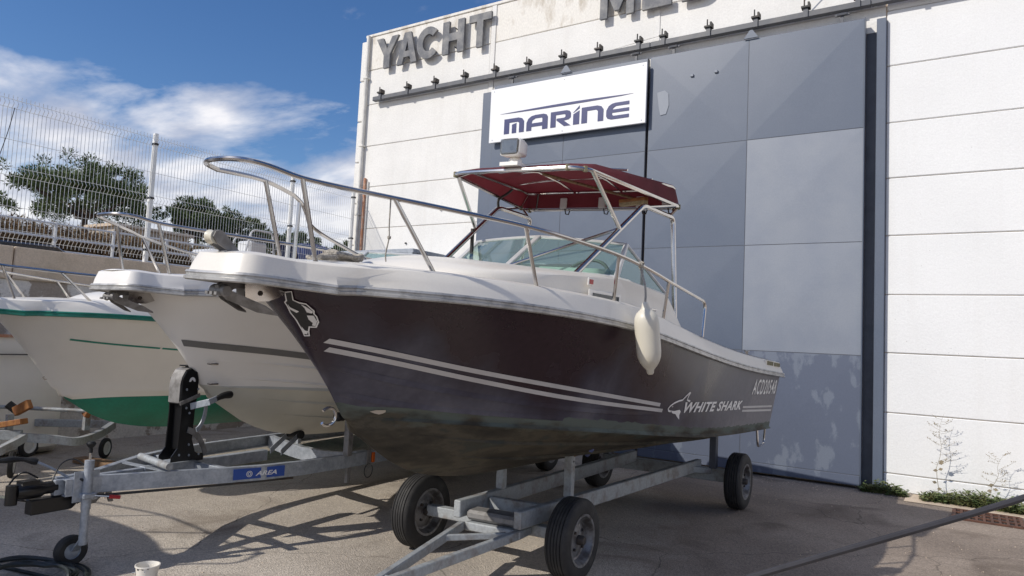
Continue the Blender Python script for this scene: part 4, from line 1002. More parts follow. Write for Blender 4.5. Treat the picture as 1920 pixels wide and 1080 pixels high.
for z_, u_ in ((1.36,-1.62),(1.20,-1.55)):
    p = H2.at(u_,z_,.0); 
    MB().tube([p+Vector((0.0,-.02,.0)),p+Vector((.05,-.03,0)),p+Vector((.05,.03,.0)),p+Vector((0,.03,0))],.007,6).build('bow_eye','steel',R2,smooth=True)
for w_ in (.33,.14):
    rows = []
    for i in range(60):
        t = .02+.95*i/59; wq = max(.02,w_-.5*t); a = H2.pt(t,wq); b = H2.pt(t,wq+.03); k = min(1,i/6); rows.append([b, a+Vector((.016*k,0,.004)), a+Vector((.001,0,-.002))])
    MB().grid(rows).mirror().build('lap_ridge','gel2',R2,smooth=True,ang=30)
R3 = thing('green_striped_boat', 'white boat with green rub rail and green antifouling next to the peeling wall', 'boat', (-7.638,5.049,0), (0,0,rad(5)), 'boats stored in the yard')
H3 = Hull(-.19,.93)
WSv = [i/16 for i in range(17)]
MB().grid([[H3.pt(t,.1+.9*w_) for w_ in WSv] for t in TS]).mirror().build('hull','gel3',R3,smooth=True,weld=True,ang=50)
hull_bottom_split(R3, H3, 1.10, 'greent', 'gel3')
deck_parts(R3, H3, {'deck':'gel3','under':'gel3','rub':'rubg'})
trunk_parts(R3, H3, 'gel3'); windscreen_parts(R3, H3); rail_parts(R3, -.19, .93, full=False, drop=.25)
z3 = Curve1([-2.0,-1.4,-.5,1.0,3.6],[1.50,1.435,1.375,1.27,1.12])
hull_strip(H3, lambda u: z3(u)-.008, lambda u: z3(u)+.008, -1.68, -.95, .003, 20).build('stripe','greenst',R3)
hull_strip(H3, lambda u: z3(u)-.008, lambda u: z3(u)+.008, -.93, 3.4, .003, 50).build('stripe','greenst',R3)
for z_, u_ in ((1.36,-1.80),(1.08,-1.63)):
    MB().tube([(0,u_+.04,z_),(0,u_-.03,z_+.025),(0,u_-.05,z_),(0,u_-.03,z_-.02),(0,u_+.04,z_)],.007,6).build('bow_eye','steel',R3,smooth=True)
MB().lathe([(0,.07),(.10,.065),(.19,.03),(.22,0),(.2,-.02),(0,-.03)],24,(-.25,.35,2.40),'z').build('radome','gel2',R3,smooth=True)
MB().tube([(-.25,.35,2.38),(-.25,.35,2.02)],.02,8).build('radome_post','gel2',R3)

# ================================================================== TRAILERS
def wheel(parent, c, r=.285, wd=.17, yaw=0., white=False, simple=False):
    e = bpy.data.objects.new('wheel', None); COL.objects.link(e); e.parent = parent; e.location = c; e.rotation_euler = (0,0,yaw); e.empty_display_size = .1
    h = wd/2; rr_ = r*.62
    pr = [(rr_,-h*.85),(rr_+.01,-h*.95),(r*.80,-h),(r*.92,-h*.93),(r*.975,-h*.78)]
    xs = [-.62,-.54,-.50,-.30,-.26,-.22,-.04,0,.04,.22,.26,.30,.50,.54,.62]
    for i,x in enumerate(xs): pr.append((r-(.010 if i % 3 == 1 else 0), h*x))
    pr += [(r*.975,h*.78),(r*.92,h*.93),(r*.80,h),(rr_+.01,h*.95),(rr_,h*.85)]
    MB().lathe(pr,48).build('tyre','tyre',e,smooth=True,ang=35)
    rp = [(rr_+.004,h*.86),(rr_+.006,h*.95),(rr_-.012,h*.93),(rr_-.022,h*.70),(rr_*.80,h*.28),(rr_*.72,h*.22),(rr_*.55,h*.42),(rr_*.40,h*.48),(rr_*.26,h*.50),(.0,h*.50)]
    rp2 = [(x,-y) for x,y in reversed(rp)]
    rim = MB().lathe(rp,36).lathe(rp2,36).build('rim','rim' if not white else 'carw',e,smooth=True,ang=30)
    if not simple:
        MB().lathe([(0,h*.50+.05),(.026,h*.50+.05),(.034,h*.5+.035),(.034,h*.48)],16).build('hub_cap','iron',e,smooth=True)
        for k in range(4):
            a = math.pi/4+k*math.pi/2; c2 = (h*.45,rr_*.46*math.cos(a),rr_*.46*math.sin(a))
            MB().tube([(c2[0],c2[1],c2[2]),(c2[0]+.016,c2[1],c2[2])],.011,6).build('wheel_nut','iron',e)
    return e
# ---- dolly under the dark boat
DO = thing('boat_dolly', 'grey four wheeled boat dolly with drawbar under the dark boat', 'trailer', (-2.9,6.0,0))
def dl(mb, name, m='galv2', **k): return mb.build(name, m, DO, world=True, **k)
for c in ((-2.33,4.56,.285),(-3.62,4.46,.285),(-2.03,7.74,.29),(-3.64,7.70,.29)):
    wheel(DO, (c[0]+2.9,c[1]-6.0,c[2]), c[2]-.002 if c[2] > .286 else .283, .175)
dl(MB().beam((-2.60,4.24,.42),(-2.42,7.62,.42),.06,.12),'long_beam',bevel=.006)
dl(MB().beam((-3.10,4.22,.42),(-3.16,7.62,.42),.06,.12),'long_beam',bevel=.006)
dl(MB().beam((-3.06,4.60,.415),(-2.63,4.64,.415),.06,.09),'cross_beam',bevel=.005)
dl(MB().beam((-3.55,4.47,.30),(-2.42,4.55,.30),.08,.08),'front_axle',bevel=.006)
dl(MB().beam((-3.54,7.66,.33),(-2.12,7.69,.33),.09,.13),'rear_axle',bevel=.006)
dl(MB().beam((-3.05,4.33,.385),(-2.64,4.37,.385),.16,.07),'timber_packer','plast',bevel=.02)
dl(MB().beam((-3.04,4.33,.31),(-2.60,4.37,.31),.20,.06),'turntable_plate',bevel=.008)
end = Vector((-2.66,2.45,.06))
dl(MB().beam((-3.06,4.24,.31),(-2.765,3.05,.275),.045,.06),'drawbar_arm',bevel=.005)
dl(MB().beam((-2.62,4.28,.31),(-2.715,3.05,.275),.045,.06),'drawbar_arm',bevel=.005)
dl(MB().beam((-2.97,3.92,.302),(-2.67,4.22,.312),.03,.04),'drawbar_brace',bevel=.004)
dl(MB().beam((-2.745,3.12,.280),tuple(end),.05,.05),'drawbar_tip',bevel=.005)
dl(MB().tube([tuple(end+Vector((.05*math.cos(a),-.05+.05*math.sin(a),-.03))) for a in np.linspace(0,6.28,14,endpoint=False)],.014,6,closed=True),'tow_eye')
for x, y, zt_ in ((-3.105,4.80,.72),(-2.565,4.92,.80)):
    o = dl(MB().box(x-.032,x+.032,y-.03,y+.03,.482,zt_),'post',bevel=.004)
    MB().tube([(x+.033,y,zt_-.05),(x+.036,y,zt_-.05)],.008,6).build('bolt','iron',o,world=True)
dl(MB().beam((-2.56,4.95,.80),(-2.44,5.05,.86),.09,.03),'cradle_pad','oldwood')
dl(MB().tube([(-2.38,4.90,.86),(-2.42,5.0,.875),(-2.5,5.15,.82),(-2.56,5.2,.77)],.022,6),'ratchet_strap','tarp')
for x, s in ((-2.27,1),(-3.50,-1)):
    dl(MB().box(x-.035,x+.035,7.60,7.68,.40,.80),'post','door_dk',bevel=.004)
    dl(MB().beam((x-.16*s,7.62,.775),(x+.20*s,7.62,.865),.34,.05),'support_pad','blackm',bevel=.008)
dl(MB().beam((-2.44,7.4,.40),(-2.30,7.62,.37),.05,.06),'gusset',bevel=.004)

# ---- galvanised trailer with AREA label (boat frame of the white boat)
AT = thing('galvanised_trailer', 'galvanised boat trailer with blue AREA label, jockey wheel and black winch post', 'trailer', (-5.15,4.5,0), (0,0,rad(4)))
def channel(pts, name, side):
    """C-channel swept along plan points, web on the outer side"""
    rows = []; P = [Vector(p) for p in pts]
    for i,p in enumerate(P):
        d = P[min(i+1,len(P)-1)]-P[max(i-1,0)]; d.z = 0; d.normalize(); o = Vector((d.y,-d.x,0))*side
        w_, h_, t_ = .025, .055, .004
        pr = [(w_,h_),(-w_,h_),(-w_,h_-t_*2),(w_-t_*2,h_-t_*2),(w_-t_*2,-h_+t_*2),(-w_,-h_+t_*2),(-w_,-h_),(w_,-h_)]
        rows.append([p+o*a+Vector((0,0,b)) for a,b in pr])
    mb = MB().grid(rows,closed=True); mb.f += [tuple(range(8)),tuple(range(len(mb.v)-8,len(mb.v)))]
    return mb.build(name,'galv',AT)
rb = [(.035,-2.08,.55),(.06,-1.85,.55),(.43,-1.1,.55),(.53,-.86,.55),(.60,-.55,.55),(.645,-.1,.55),(.655,.3,.55),(.66,4.1,.55)]
lb_ = [(-.075,-2.08,.55),(-.10,-1.85,.55),(-.46,-1.22,.55),(-.58,-.86,.55),(-.64,-.45,.55),(-.665,.0,.55),(-.67,.3,.55),(-.67,4.1,.55)]
channel(rb,'side_rail',1); channel(lb_,'side_rail',-1)
MB().box(-.045,.005,-2.12,-1.5,.50,.60).build('drawbar','galv',AT,bevel=.004)
MB().beam((-.02,-1.5,.56),(-.02,-.35,.56),.07,.09).build('winch_beam','galv',AT,bevel=.004)
MB().beam((.26,-1.47,.60),(-.33,-1.47,.60),.05,.008).build('tie_plate','galv',AT)
MB().beam((.42,-1.06,.547),(-.50,-1.06,.547),.05,.08).build('cross_member','galv',AT,bevel=.004)
cm = MB(); rows = []
for i in range(13):
    x = -.655+1.29*i/12; dz_ = -.05*math.sin(math.pi*i/12); y = .30-.16*(i/12)
    rows.append([(x,y-.03,.60+dz_),(x,y+.03,.60+dz_),(x,y+.03,.48+dz_),(x,y-.03,.48+dz_)])
cm.grid(rows,closed=True).build('cross_member','galv',AT,smooth=True,ang=30)
MB().box(.60,.65,.07,.21,.606,.612).build('gusset_plate','galv',AT)
for y_ in (2.0,3.9): MB().beam((.635,y_,.53),(-.645,y_,.53),.06,.07).build('cross_member','galv',AT,bevel=.004)
for s in (1,-1): wheel(AT,(.82*s-.005,3.6,.28),.278,.165,yaw=0 if s > 0 else math.pi)
MB().beam((-.75,3.6,.35),(.74,3.6,.35),.06,.06).build('axle','galv',AT)
for x in (-.64,.63): MB().beam((x,3.6,.37),(x,3.6,.50),.06,.08,(0,1,0)).build('axle_bracket','galv',AT)
# coupling
CP = MB().lathe([(0,-.12),(.045,-.12),(.055,-.09),(.055,.02),(.04,.05),(.04,.12),(0,.12)],18,(-.03,-2.22,.555),'y').box(-.065,.01,-2.32,-2.22,.56,.62).build('coupling','blackm',AT,smooth=True,ang=35)
MB().tube([(-.03,-2.36,.60),(-.03,-2.36,.48)],.035,12).build('coupling_cup','blackm',CP,smooth=True)
MB().tube(spline([(-.05,-2.20,.62),(-.10,-2.27,.66),(-.13,-2.33,.58),(-.10,-2.31,.50),(-.05,-2.20,.47)],5),.006,5).build('breakaway_cable','black',CP)
MB().prism([(.012,-2.26,.495),(.012,-1.93,.495),(.012,-1.97,.43),(.012,-2.0,.40),(.012,-2.26,.40)],(0,0,0),(-.075,0,0)).build('battery_box','blackm',AT,bevel=.006)
hb = MB().tube(spline([(-.02,-2.02,.60),(-.06,-2.10,.66),(-.10,-2.17,.705),(-.13,-2.22,.725)],5),.009,6).build('handbrake_lever','galv',AT)
MB().tube(spline([(-.11,-2.18,.712),(-.15,-2.26,.735),(-.18,-2.36,.735),(-.20,-2.44,.725)],5),[.018+.004*math.sin(i) for i in range(16)],8).build('brake_grip','grip',hb,smooth=True)
MB().tube(spline([(.02,-2.15,.60),(-.03,-2.08,.69),(-.02,-2.0,.72),(.02,-1.93,.66),(.03,-1.92,.60)],6),.005,5).build('cable_loop','black',AT)
MB().tube(spline([(.05,-2.02,.61),(.085,-1.97,.58),(.085,-1.95,.50),(.04,-1.99,.44)],6),.009,6).build('cable_loop','black',AT)
MB().tube([(.07,-1.93,.478),(.40,-1.10,.475),(.58,-.6,.475)],.009,6).build('brake_rod','iron',AT)
MB().prism([(.03,-1.93,.49),(.03,-1.80,.49),(.03,-1.87,.42),(.03,-1.90,.42)],(0,0,0),(.02,0,0)).prism([(.03,-1.80,.49),(.03,-1.76,.49),(.03,-1.74,.41),(.03,-1.77,.41)],(0,0,0),(.015,0,0)).build('lever_bracket','plast',AT)
# jockey wheel
cx, cy = .085, -1.955
JK = MB().tube([(cx,cy,.40),(cx,cy,.72)],.030,16).tube([(cx,cy,.17),(cx,cy,.42)],.026,16).build('jockey_tube','galv',AT,smooth=True,ang=40)
MB().tube([(cx,cy,.72),(cx,cy,.775)],.008,8).build('jockey_spindle','steel',JK)
MB().lathe([(0,.845),(.022,.843),(.03,.83),(.024,.815),(.012,.80),(.014,.77),(0,.77)],14,(cx,cy,0),'z').build('jockey_knob','grip',JK,smooth=True)
MB().beam((.068,-2.04,.55),(.068,-1.87,.55),.008,.20).build('clamp_plate','galv',AT,bevel=.002)
MB().beam((.085,-2.0,.49),(.085,-1.91,.49),.085,.035).build('clamp','galv',AT,bevel=.006)
MB().tube([(.13,-1.93,.49),(.17,-1.84,.475)],.006,6).build('clamp_lever','steel',AT); MB().tube([(.165,-1.85,.476),(.195,-1.79,.466)],.013,8).build('clamp_grip','red',AT,smooth=True)
MB().beam((cx-.005,cy,.20),(cx-.095,cy+.01,.112),.045,.012).build('jockey_fork','galv',AT)
JW = MB().lathe([(.052,-.03),(.085,-.034),(.10,-.022),(.103,0),(.10,.022),(.085,.034),(.052,.03)],32,(0,0,0)).build('jockey_tyre','tyre',AT,smooth=True); JW.location = (cx-.14,cy+.01,.104); JW.rotation_euler = (0,0,rad(-6))
JR = MB().lathe([(0,-.028),(.02,-.028),(.05,-.02),(.056,-.03),(.056,.03),(.05,.02),(.02,.028),(0,.028)],24).build('jockey_rim','galv',JW,smooth=True)
# winch post
WPp = [(-1.33,.62),(-1.33,.66),(-1.27,.72),(-1.26,.98),(-1.27,1.16),(-1.27,1.24),(-1.23,1.30),(-1.17,1.315),(-1.11,1.29),(-1.09,1.23),(-1.09,1.10),(-1.12,1.0),(-1.125,.80),(-1.07,.68),(-1.0,.65),(-1.0,.62)]
WPp = [(u-.03,z) for u,z in WPp]
WP = MB().prism([(.055,u,z) for u,z in WPp],(0,0,0),(.012,0,0)).prism([(-.095,u,z) for u,z in WPp],(0,0,0),(-.012,0,0)).build('winch_post','blackm',AT,bevel=.002)
MB().prism([(.054,-1.245,.70),(.054,-1.135,.70),(.054,-1.115,1.24),(.054,-1.25,1.24)],(0,0,0),(-.148,0,0)).build('post_core','blackm',WP,bevel=.004)
cov = [(-1.285,1.06),(-1.285,1.20),(-1.27,1.255),(-1.235,1.305),(-1.18,1.325)]
MB().grid([[(x,u-.03,z) for u,z in cov]+[(x,u-.01,z-.01) for u,z in reversed(cov)] for x in (.053,.0,-.093)],closed=True).build('winch_cover','plast',WP,smooth=True,ang=30)
MB().box(-.07,.03,-1.24,-1.12,1.333,1.342).box(-.05,.01,-1.19,-1.17,1.315,1.335).build('winch_cap','blackm',WP)
MB().beam((.075,-1.32,1.055),(.075,-1.10,1.115),.012,.03).build('cross_bar','plast',WP,bevel=.003)
for u,z in ((-1.25,1.16),(-1.12,1.16),(-1.24,1.02),(-1.15,1.03),(-1.2,.98),(-1.28,.67),(-1.17,.66),(-1.18,.74),(-1.06,.66)):
    MB().tube([(.0665,u,z),(.074,u,z)],.010,6).build('bolt','galv',WP)
dial = [(-1.195+.035*math.cos(a),1.218+.035*math.sin(a)) for a in np.linspace(math.pi,0,10)]+[(-1.175,1.218),(-1.195,1.235),(-1.215,1.218)]
MB().prism([(.068,u,z) for u,z in dial],(0,0,0),(.003,0,0)).build('dial','board',WP)
def arcbar(p0,p1,p2,wd,th,name,m,x):
    rows = []
    for i in range(11):
        t = i/10; q = Vector(p0)*(1-t)**2+Vector(p1)*2*t*(1-t)+Vector(p2)*t*t; d = (Vector(p1)-Vector(p0))*(1-t)+(Vector(p2)-Vector(p1))*t; d.normalize(); n_ = Vector((-d.y,d.x))*wd/2
        rows.append([(x,q.x+n_.x,q.y+n_.y),(x,q.x-n_.x,q.y-n_.y),(x+th,q.x-n_.x,q.y-n_.y),(x+th,q.x+n_.x,q.y+n_.y)])
    mb = MB().grid(rows,closed=True); mb.f += [(0,1,2,3),tuple(range(len(mb.v)-4,len(mb.v)))]; return mb.build(name,m,WP,smooth=True,ang=30)
arcbar((-1.21,.855),(-1.07,.82),(-.99,.66),.045,.012,'brace_arm','plast',.072); arcbar((-1.16,.80),(-1.06,.76),(-1.03,.66),.04,.012,'brace_arm','plast',-.10)
MB().beam((.075,-1.20,1.03),(.25,-1.13,1.075),.012,.05).build('handle_arm','galv',WP,bevel=.002); MB().beam((.24,-1.14,1.072),(.25,-1.05,1.098),.012,.045).build('handle_arm','galv',WP,bevel=.002)
arcbar((-1.19,.86),(-1.10,.90),(-1.10,1.05),.035,.012,'handle_arm','galv',.16)
MB().tube(spline([(.25,-1.06,1.095),(.25,-1.02,1.108),(.25,-.96,1.12),(.25,-.90,1.122),(.25,-.87,1.12)],4),[.020,.020,.021,.022,.023,.025,.026,.027,.028,.029,.030,.030,.029,.027,.024,.018,.008],10).build('handle_grip','grip',WP,smooth=True)
MB().tube([(-.02,-1.10,1.235),(-.01,-.98,1.17),(-.01,-.93,1.135)],.010,6).build('winch_strap','strap',WP)
MB().box(-.06,.05,-1.06,-.98,.605,.66).build('post_foot','blackm',WP,bevel=.006)
# label

WP.scale = (.86,.78,1); WP.location = (0,-1.2*.22,0)
vs, fs = text_mesh('AREA', 1, .02, .3); vs = fit2d(vs,0,1,0,1)
A0, A1 = Vector((.442,-1.085,.552)), Vector((.577,-.71,.552)); nrm = Vector((A1.y-A0.y,-(A1.x-A0.x),0)).normalized(); A0 += nrm*.0285; A1 += nrm*.0285
MB().beam(A0,A1,.003,.080).build('label_plate','bluelab',AT)
mb = MB(); mb.v = [tuple(A0.lerp(A1,.42+.42*x)+nrm*.004+Vector((0,0,-.020+.034*y))) for x,y in vs]; mb.f = list(fs); mb.build('label_letters','board',AT,fix=False,label='white letters AREA')
for r_ in (.021,.011):
    c_ = A0.lerp(A1,.30)+nrm*.004; d_ = (A1-A0).normalized()
    MB().tube([c_+d_*r_*math.cos(a)+Vector((0,0,r_*math.sin(a)-.002)) for a in np.linspace(0,6.283,20,endpoint=False)],.0028,5,closed=True).build('label_ring','board',AT)
# keel roller and bracket, side guide, reflector
for x in (.06,-.07): MB().beam((x+.12,-.36,.60),(x+.02,-.08,.70),.006,.05).build('roller_bracket','galv',AT)
MB().tube([(-.07,-.06,.715),(.11,-.06,.715)],.036,14).build('keel_roller','grip',AT,smooth=True)
MB().box(-.20,-.17,.18,.22,.58,.78).build('keel_guide','galv',AT)
MB().box(.655,.71,-.12,-.06,.60,.97).build('guide_post','plast',AT,bevel=.004)
MB().lathe([(0,-.05),(.034,-.05),(.04,-.03),(.036,0),(.04,.03),(.034,.05),(0,.05)],16,(.62,-.14,.93),'y').build('guide_roller','grip',AT,smooth=True)
MB().box(.684,.692,.16,.21,.47,.62).build('lamp_bracket','plast',AT); MB().box(.684,.70,.225,.262,.505,.595).build('side_reflector','amber',AT,bevel=.004)
MB().tube([(.69,.19+.055*math.cos(a),.44+.06*math.sin(a)) for a in np.linspace(1.2,7.0,18)],.004,5).build('wire_loop','black',AT)
MB().box(.63,.66,-.05,-.01,.36,.494).build('drop_leg','plast',AT)
MB().box(-.70,-.68,-.5,-.44,.56,.63).build('rail_lamp','gel2',AT); 

SP = tag(MB().tube([(-5.16,3.04,.665),(-4.70,2.985,.655)],.026,14).tube([(-4.70,2.985,.655),(-4.6985,2.9848,.655)],.018,12).build('steel_pipe','galv2',smooth=True),'short rusty grey steel pipe lying across the trailer beam before the winch post','pipe')

# ================================================================== LOOSE THINGS ON AND ROUND THE BOATS
def world1(p): return R1.matrix_basis @ Vector(p)
R1M = Matrix.Translation((-3.0,4.5,0)) @ Matrix.Rotation(rad(-1),4,'Z') @ Matrix.Rotation(rad(3),4,'Y')
def w1(*p): return R1M @ Vector(p)
# fender hung from the rail
top = w1(1.053,-.06,2.25); eye = Vector((-1.715,4.225,1.93)); bot = Vector((-1.70,4.32,1.475))
FN = thing('fender', 'cream cylindrical fender hanging on a white line against the dark hull', 'fender', tuple(bot), (0,0,0))
ax = (eye-bot).normalized(); L_ = (eye-bot).length; q_ = ax.to_track_quat('Z','Y').to_matrix()
def fl(mb, name, m, **k):
    mb.v = [tuple(q_ @ Vector(p)) for p in mb.v]; return mb.build(name, m, FN, **k)
fl(MB().lathe([(0,.0),(.016,.002),(.022,.012),(.024,.03),(.045,.055),(.064,.085),(.074,.115),(.078,.15),(.0785,.20),(.0785,.30),(.078,.34),(.073,.372),(.060,.398),(.040,.416),(.026,.430),(.022,.448),(.018,.465),(0,.47)],36,(0,0,0),'z'),'body','fender',smooth=True,ang=80)
MB().tube(spline([eye-ax*.01,eye.lerp(top,.35)+Vector((.012,0,.01)),top+Vector((.0,0,-.02)),top+Vector((.018,0,.014)),top+Vector((-.018,0,.012)),top+Vector((0,.005,-.03))],6),.008,6).build('line','rope',FN,smooth=True,world=True)
MB().lathe([(0,-.02),(.016,-.014),(.022,0),(.016,.014),(0,.02)],10,tuple(top),'x').build('knot','rope',FN,smooth=True,world=True)
# coil of mooring rope on the foredeck
RC = MB(); 
for j in range(6):
    pts = []
    for i in range(14):
        a = 2*math.pi*i/14+j*.7; rx = .19-.012*j+random.uniform(-.015,.015); ry = .10+random.uniform(-.015,.015)
        pts.append(w1(-.33+ry*math.cos(a)+.012*j, -1.50+rx*.8*math.sin(a)+.01*j, 2.062+.009*j+.012*math.sin(2*a+j)))
    RC.tube(spline(pts,3,closed=True),.013,6,closed=True)
RC.tube(spline([w1(-.30,-1.6,2.075),w1(-.1,-1.75,2.062),w1(.1,-1.85,2.055),w1(.20,-2.05,2.035)],6),.012,6)
tag(RC.build('rope_coil','rope',smooth=True),'heap of white mooring rope on the foredeck of the dark boat','rope')
# string dangling from the rail
sp0 = w1(.49,-1.885,2.35)
ST = MB().tube(spline([sp0,sp0+Vector((.0,0,-.13)),sp0+Vector((.004,0,-.19)),sp0+Vector((-.012,.0,-.27)),sp0+Vector((-.008,0,-.31))],5),.0038,5).lathe([(0,-.012),(.009,-.006),(.010,.004),(0,.012)],8,tuple(sp0+Vector((.004,0,-.19))),'z')
tag(ST.build('knotted_string','rope',smooth=True),'thin knotted string dangling from the bow rail before the white wall','string')
# long-handled brush stowed under the canopy
p0, p1 = w1(.15,.05,2.925), w1(.50,.92,2.905)
DB = thing('deck_brush', 'wooden deck brush stowed under the burgundy canopy', 'brush', tuple(p1))
MB().tube([p0,p1],.012,8).build('handle','oldwood',DB,world=True,smooth=True)
MB().beam(w1(.36,.98,2.89),w1(.64,.88,2.89),.05,.03).build('head','wood',DB,world=True,bevel=.006)
MB().beam(w1(.365,.985,2.865),w1(.635,.885,2.865),.045,.035).build('bristles','bristle',DB,world=True)
# white folded gear lying behind the windscreen
for k,(a,b) in enumerate((((-.75,.62,2.26),(-.15,1.0,2.30)),((-.68,.55,2.30),(-.1,.8,2.26)),((-.7,.75,2.22),(-.2,.95,2.20)))):
    pass
GB = MB()
for k in range(5): GB.tube([w1(-.8+.05*k,.50+.04*k,2.16+.03*k),w1(-.15+.06*k,1.05-.05*k,2.18+.035*k)],.014,8)
tag(GB.build('folded_chair','carw',smooth=True),'bundle of white folding chair tubes behind the boat windscreen','chair')

# ---- small yard dolly under the green boat
YD = thing('yard_dolly', 'grey yard dolly with orange wooden chocks and curved beams under the green boat bow', 'trailer', (-8.4,4.2,0))
def yd(mb,name,m='galv2',**k): return mb.build(name,m,YD,world=True,**k)
def bentbeam(pts,wd,ht,n=6):
    P = spline(pts,n); mb = MB(); rows = []
    for i,p in enumerate(P):
        d = P[min(i+1,len(P)-1)]-P[max(i-1,0)]; d.z = 0; d.normalize(); o = Vector((d.y,-d.x,0))
        rows.append([p+o*wd/2+Vector((0,0,ht/2)),p-o*wd/2+Vector((0,0,ht/2)),p-o*wd/2-Vector((0,0,ht/2)),p+o*wd/2-Vector((0,0,ht/2))])
    mb.grid(rows,closed=True); mb.f += [(0,1,2,3),tuple(range(len(mb.v)-4,len(mb.v)))]; return mb
yd(bentbeam([(-8.35,3.58,.40),(-8.15,3.86,.37),(-8.10,4.05,.34),(-8.35,4.40,.36),(-8.75,4.78,.40)],.06,.085),'curved_beam')
yd(bentbeam([(-8.30,3.62,.40),(-8.20,3.42,.33),(-8.18,3.25,.27),(-8.30,3.0,.25)],.06,.085),'curved_beam')
yd(MB().beam((-9.3,2.6,.42),(-8.33,3.60,.42),.06,.10),'straight_beam',bevel=.004)
yd(MB().beam((-9.4,4.2,.40),(-8.76,4.80,.40),.06,.085),'straight_beam',bevel=.004)
yd(MB().beam((-9.45,4.2,.40),(-9.4,2.7,.40),.06,.085),'straight_beam',bevel=.004)
yd(MB().tube([(-9.6,3.55,.62),(-8.45,4.3,.62),(-7.7,4.8,.62)],.022,8),'cross_tube',smooth=True)
for a,b in (((-8.62,3.42,.49),(-8.25,3.58,.575)),((-9.05,3.06,.49),(-8.75,3.15,.55)),):
    yd(MB().beam(a,b,.10,.06),'chock','wood',bevel=.006)
yd(MB().beam((-8.72,3.68,.62),(-8.55,3.75,.72),.06,.10),'chock','wood',bevel=.006)
yd(MB().beam((-8.48,4.30,.56),(-8.42,4.34,.70),.06,.10,(1,0,0)),'chock','wood',bevel=.006)
yd(MB().tube([(-8.80,3.64,.70),(-8.74,3.72,.62)],.045,12),'roller','grip',smooth=True)
for x,y in ((-8.48,4.32),(-8.68,3.62)): yd(MB().box(x-.03,x+.03,y-.03,y+.03,.40,.60),'post')
wheel(YD,(-8.78+8.4,4.72-4.2,.12),.12,.05,yaw=rad(35),white=True,simple=True)
wheel(YD,(-8.30+8.4,3.52-4.2,.13),.13,.05,yaw=rad(60),white=True,simple=True)
wheel(YD,(-9.40+8.4,2.72-4.2,.13),.13,.05,yaw=rad(20),white=True,simple=True)
wheel(YD,(-9.40+8.4,4.15-4.2,.13),.13,.05,yaw=rad(20),white=True,simple=True)
for i,(x,y,a,l) in enumerate(((-8.9,3.1,.7,1.1),(-7.9,4.5,.15,1.6))):
    MBp = MB().beam((x-l/2*math.cos(a),y-l/2*math.sin(a),.035),(x+l/2*math.cos(a),y+l/2*math.sin(a),.035),.16,.06)
    tag(MBp.build('timber_plank','oldwood',bevel=.006),['worn plank lying on the asphalt beneath the orange chocks','brown plank on the ground under the green boat keel'][i],'plank')
# ---- white dinghy against the peeling wall
DG = thing('white_dinghy', 'plain white moulded dinghy with rusty top strip standing against the peeling wall', 'boat', (-9.7,2.6,0))
sec = []
for y,hw,zt_ in ((-1.4,.30,1.44),(2.2,.34,1.44),(3.4,.34,1.44),(4.1,.33,1.42),(4.40,.30,1.30),(4.50,.24,1.10),(4.54,.16,.9)):
    sec.append([(-9.72+x*hw/.34,y,z if z < 1.2 else min(z,zt_)) for x,z in ((.20,.02),(.33,.10),(.35,.5),(.33,.95),(.30,1.205),(.31,1.23),(.30,1.42),(-.3,1.42),(-.34,.5),(-.2,.02))])
mb = MB().grid(sec,closed=True); mb.f += [tuple(range(10)),tuple(range(len(mb.v)-10,len(mb.v)))]
mb.build('shell','gel3',DG,world=True,smooth=True,ang=40)
MB().beam((-9.405,-1.4,1.42),(-9.405,4.0,1.425),.02,.035).build('top_strip','rust_pipe',DG,world=True)
MB().beam((-9.40,-1.4,1.215),(-9.385,4.32,1.21),.015,.012).build('seam','iron',DG,world=True)

BKS = .80
# ---- hose, bucket, cable, grate
def loop(cx, cy, rx, ry, z, ph, n=18):
    return [(cx+rx*math.cos(2*math.pi*i/n+ph)+random.uniform(-.02,.02), cy+ry*math.sin(2*math.pi*i/n+ph)+random.uniform(-.02,.02), z+.008*math.sin(3*2*math.pi*i/n)) for i in range(n)]
HS = MB(); HPTS = []
for j in range(5): HPTS += loop(-5.02+.05*j, 2.33-.03*j, .42-.05*j+.03*math.sin(j*2), .26-.02*j, .014+.017*j, .4+j*.1)
HPTS = [(-7.5,1.6,.014),(-6.3,2.0,.014),(-5.6,2.2,.014)]+HPTS
HS.tube(spline(HPTS,3),.0125,6)
tag(HS.build('garden_hose','hose',smooth=True),'dark green hose coiled on the asphalt at bottom left','hose')
BK = thing('paint_bucket', 'small white bucket with black tar drips at the bottom edge', 'bucket', (-4.40,2.70,0))
MB().lathe([(0,.004),(.062,.004),(.068,.01),(.088,.135),(.094,.136),(.094,.146),(.086,.147),(.082,.13),(.066,.02),(0,.014)],28,(0,0,0),'z').build('pail','gel3',BK,smooth=True,ang=30)
for k in range(5):
    a = -2.3+k*.45+random.uniform(-.1,.1); h_ = random.uniform(.03,.11); MB().prism([(.089*math.cos(a+da)*(1-q*.35),.089*math.sin(a+da)*(1-q*.35),.135-q*h_*1.0) for da,q in ((-.09,0),(.09,0),(.05,.6),(0,1),(-.05,.6))],(.002*math.cos(a),.002*math.sin(a),0),(.004*math.cos(a),.004*math.sin(a),0)).build('tar_drip','blackm',BK)
MB().tube([(.09*math.cos(a),.09*math.sin(a)*.35-.085,.10+.02*math.cos(a)) for a in np.linspace(.3,2.84,12)],.003,5).build('bail','galv',BK)
BK.scale = (BKS,BKS,BKS)
CA = thing('stay_cable', 'taut dark grey cable crossing the lower right corner close by', 'cable', (-3.4,-.3,0))
cpts = [(-3.4,-.3,0.0),(-1.3,.99,.785),(-.47,1.50,1.145),(.08,1.86,1.362),(.62,2.2,1.60),(1.6,2.8,2.05)]
MB().tube(spline(cpts,6),.0072,8).build('cable','cable',CA,world=True,smooth=True)
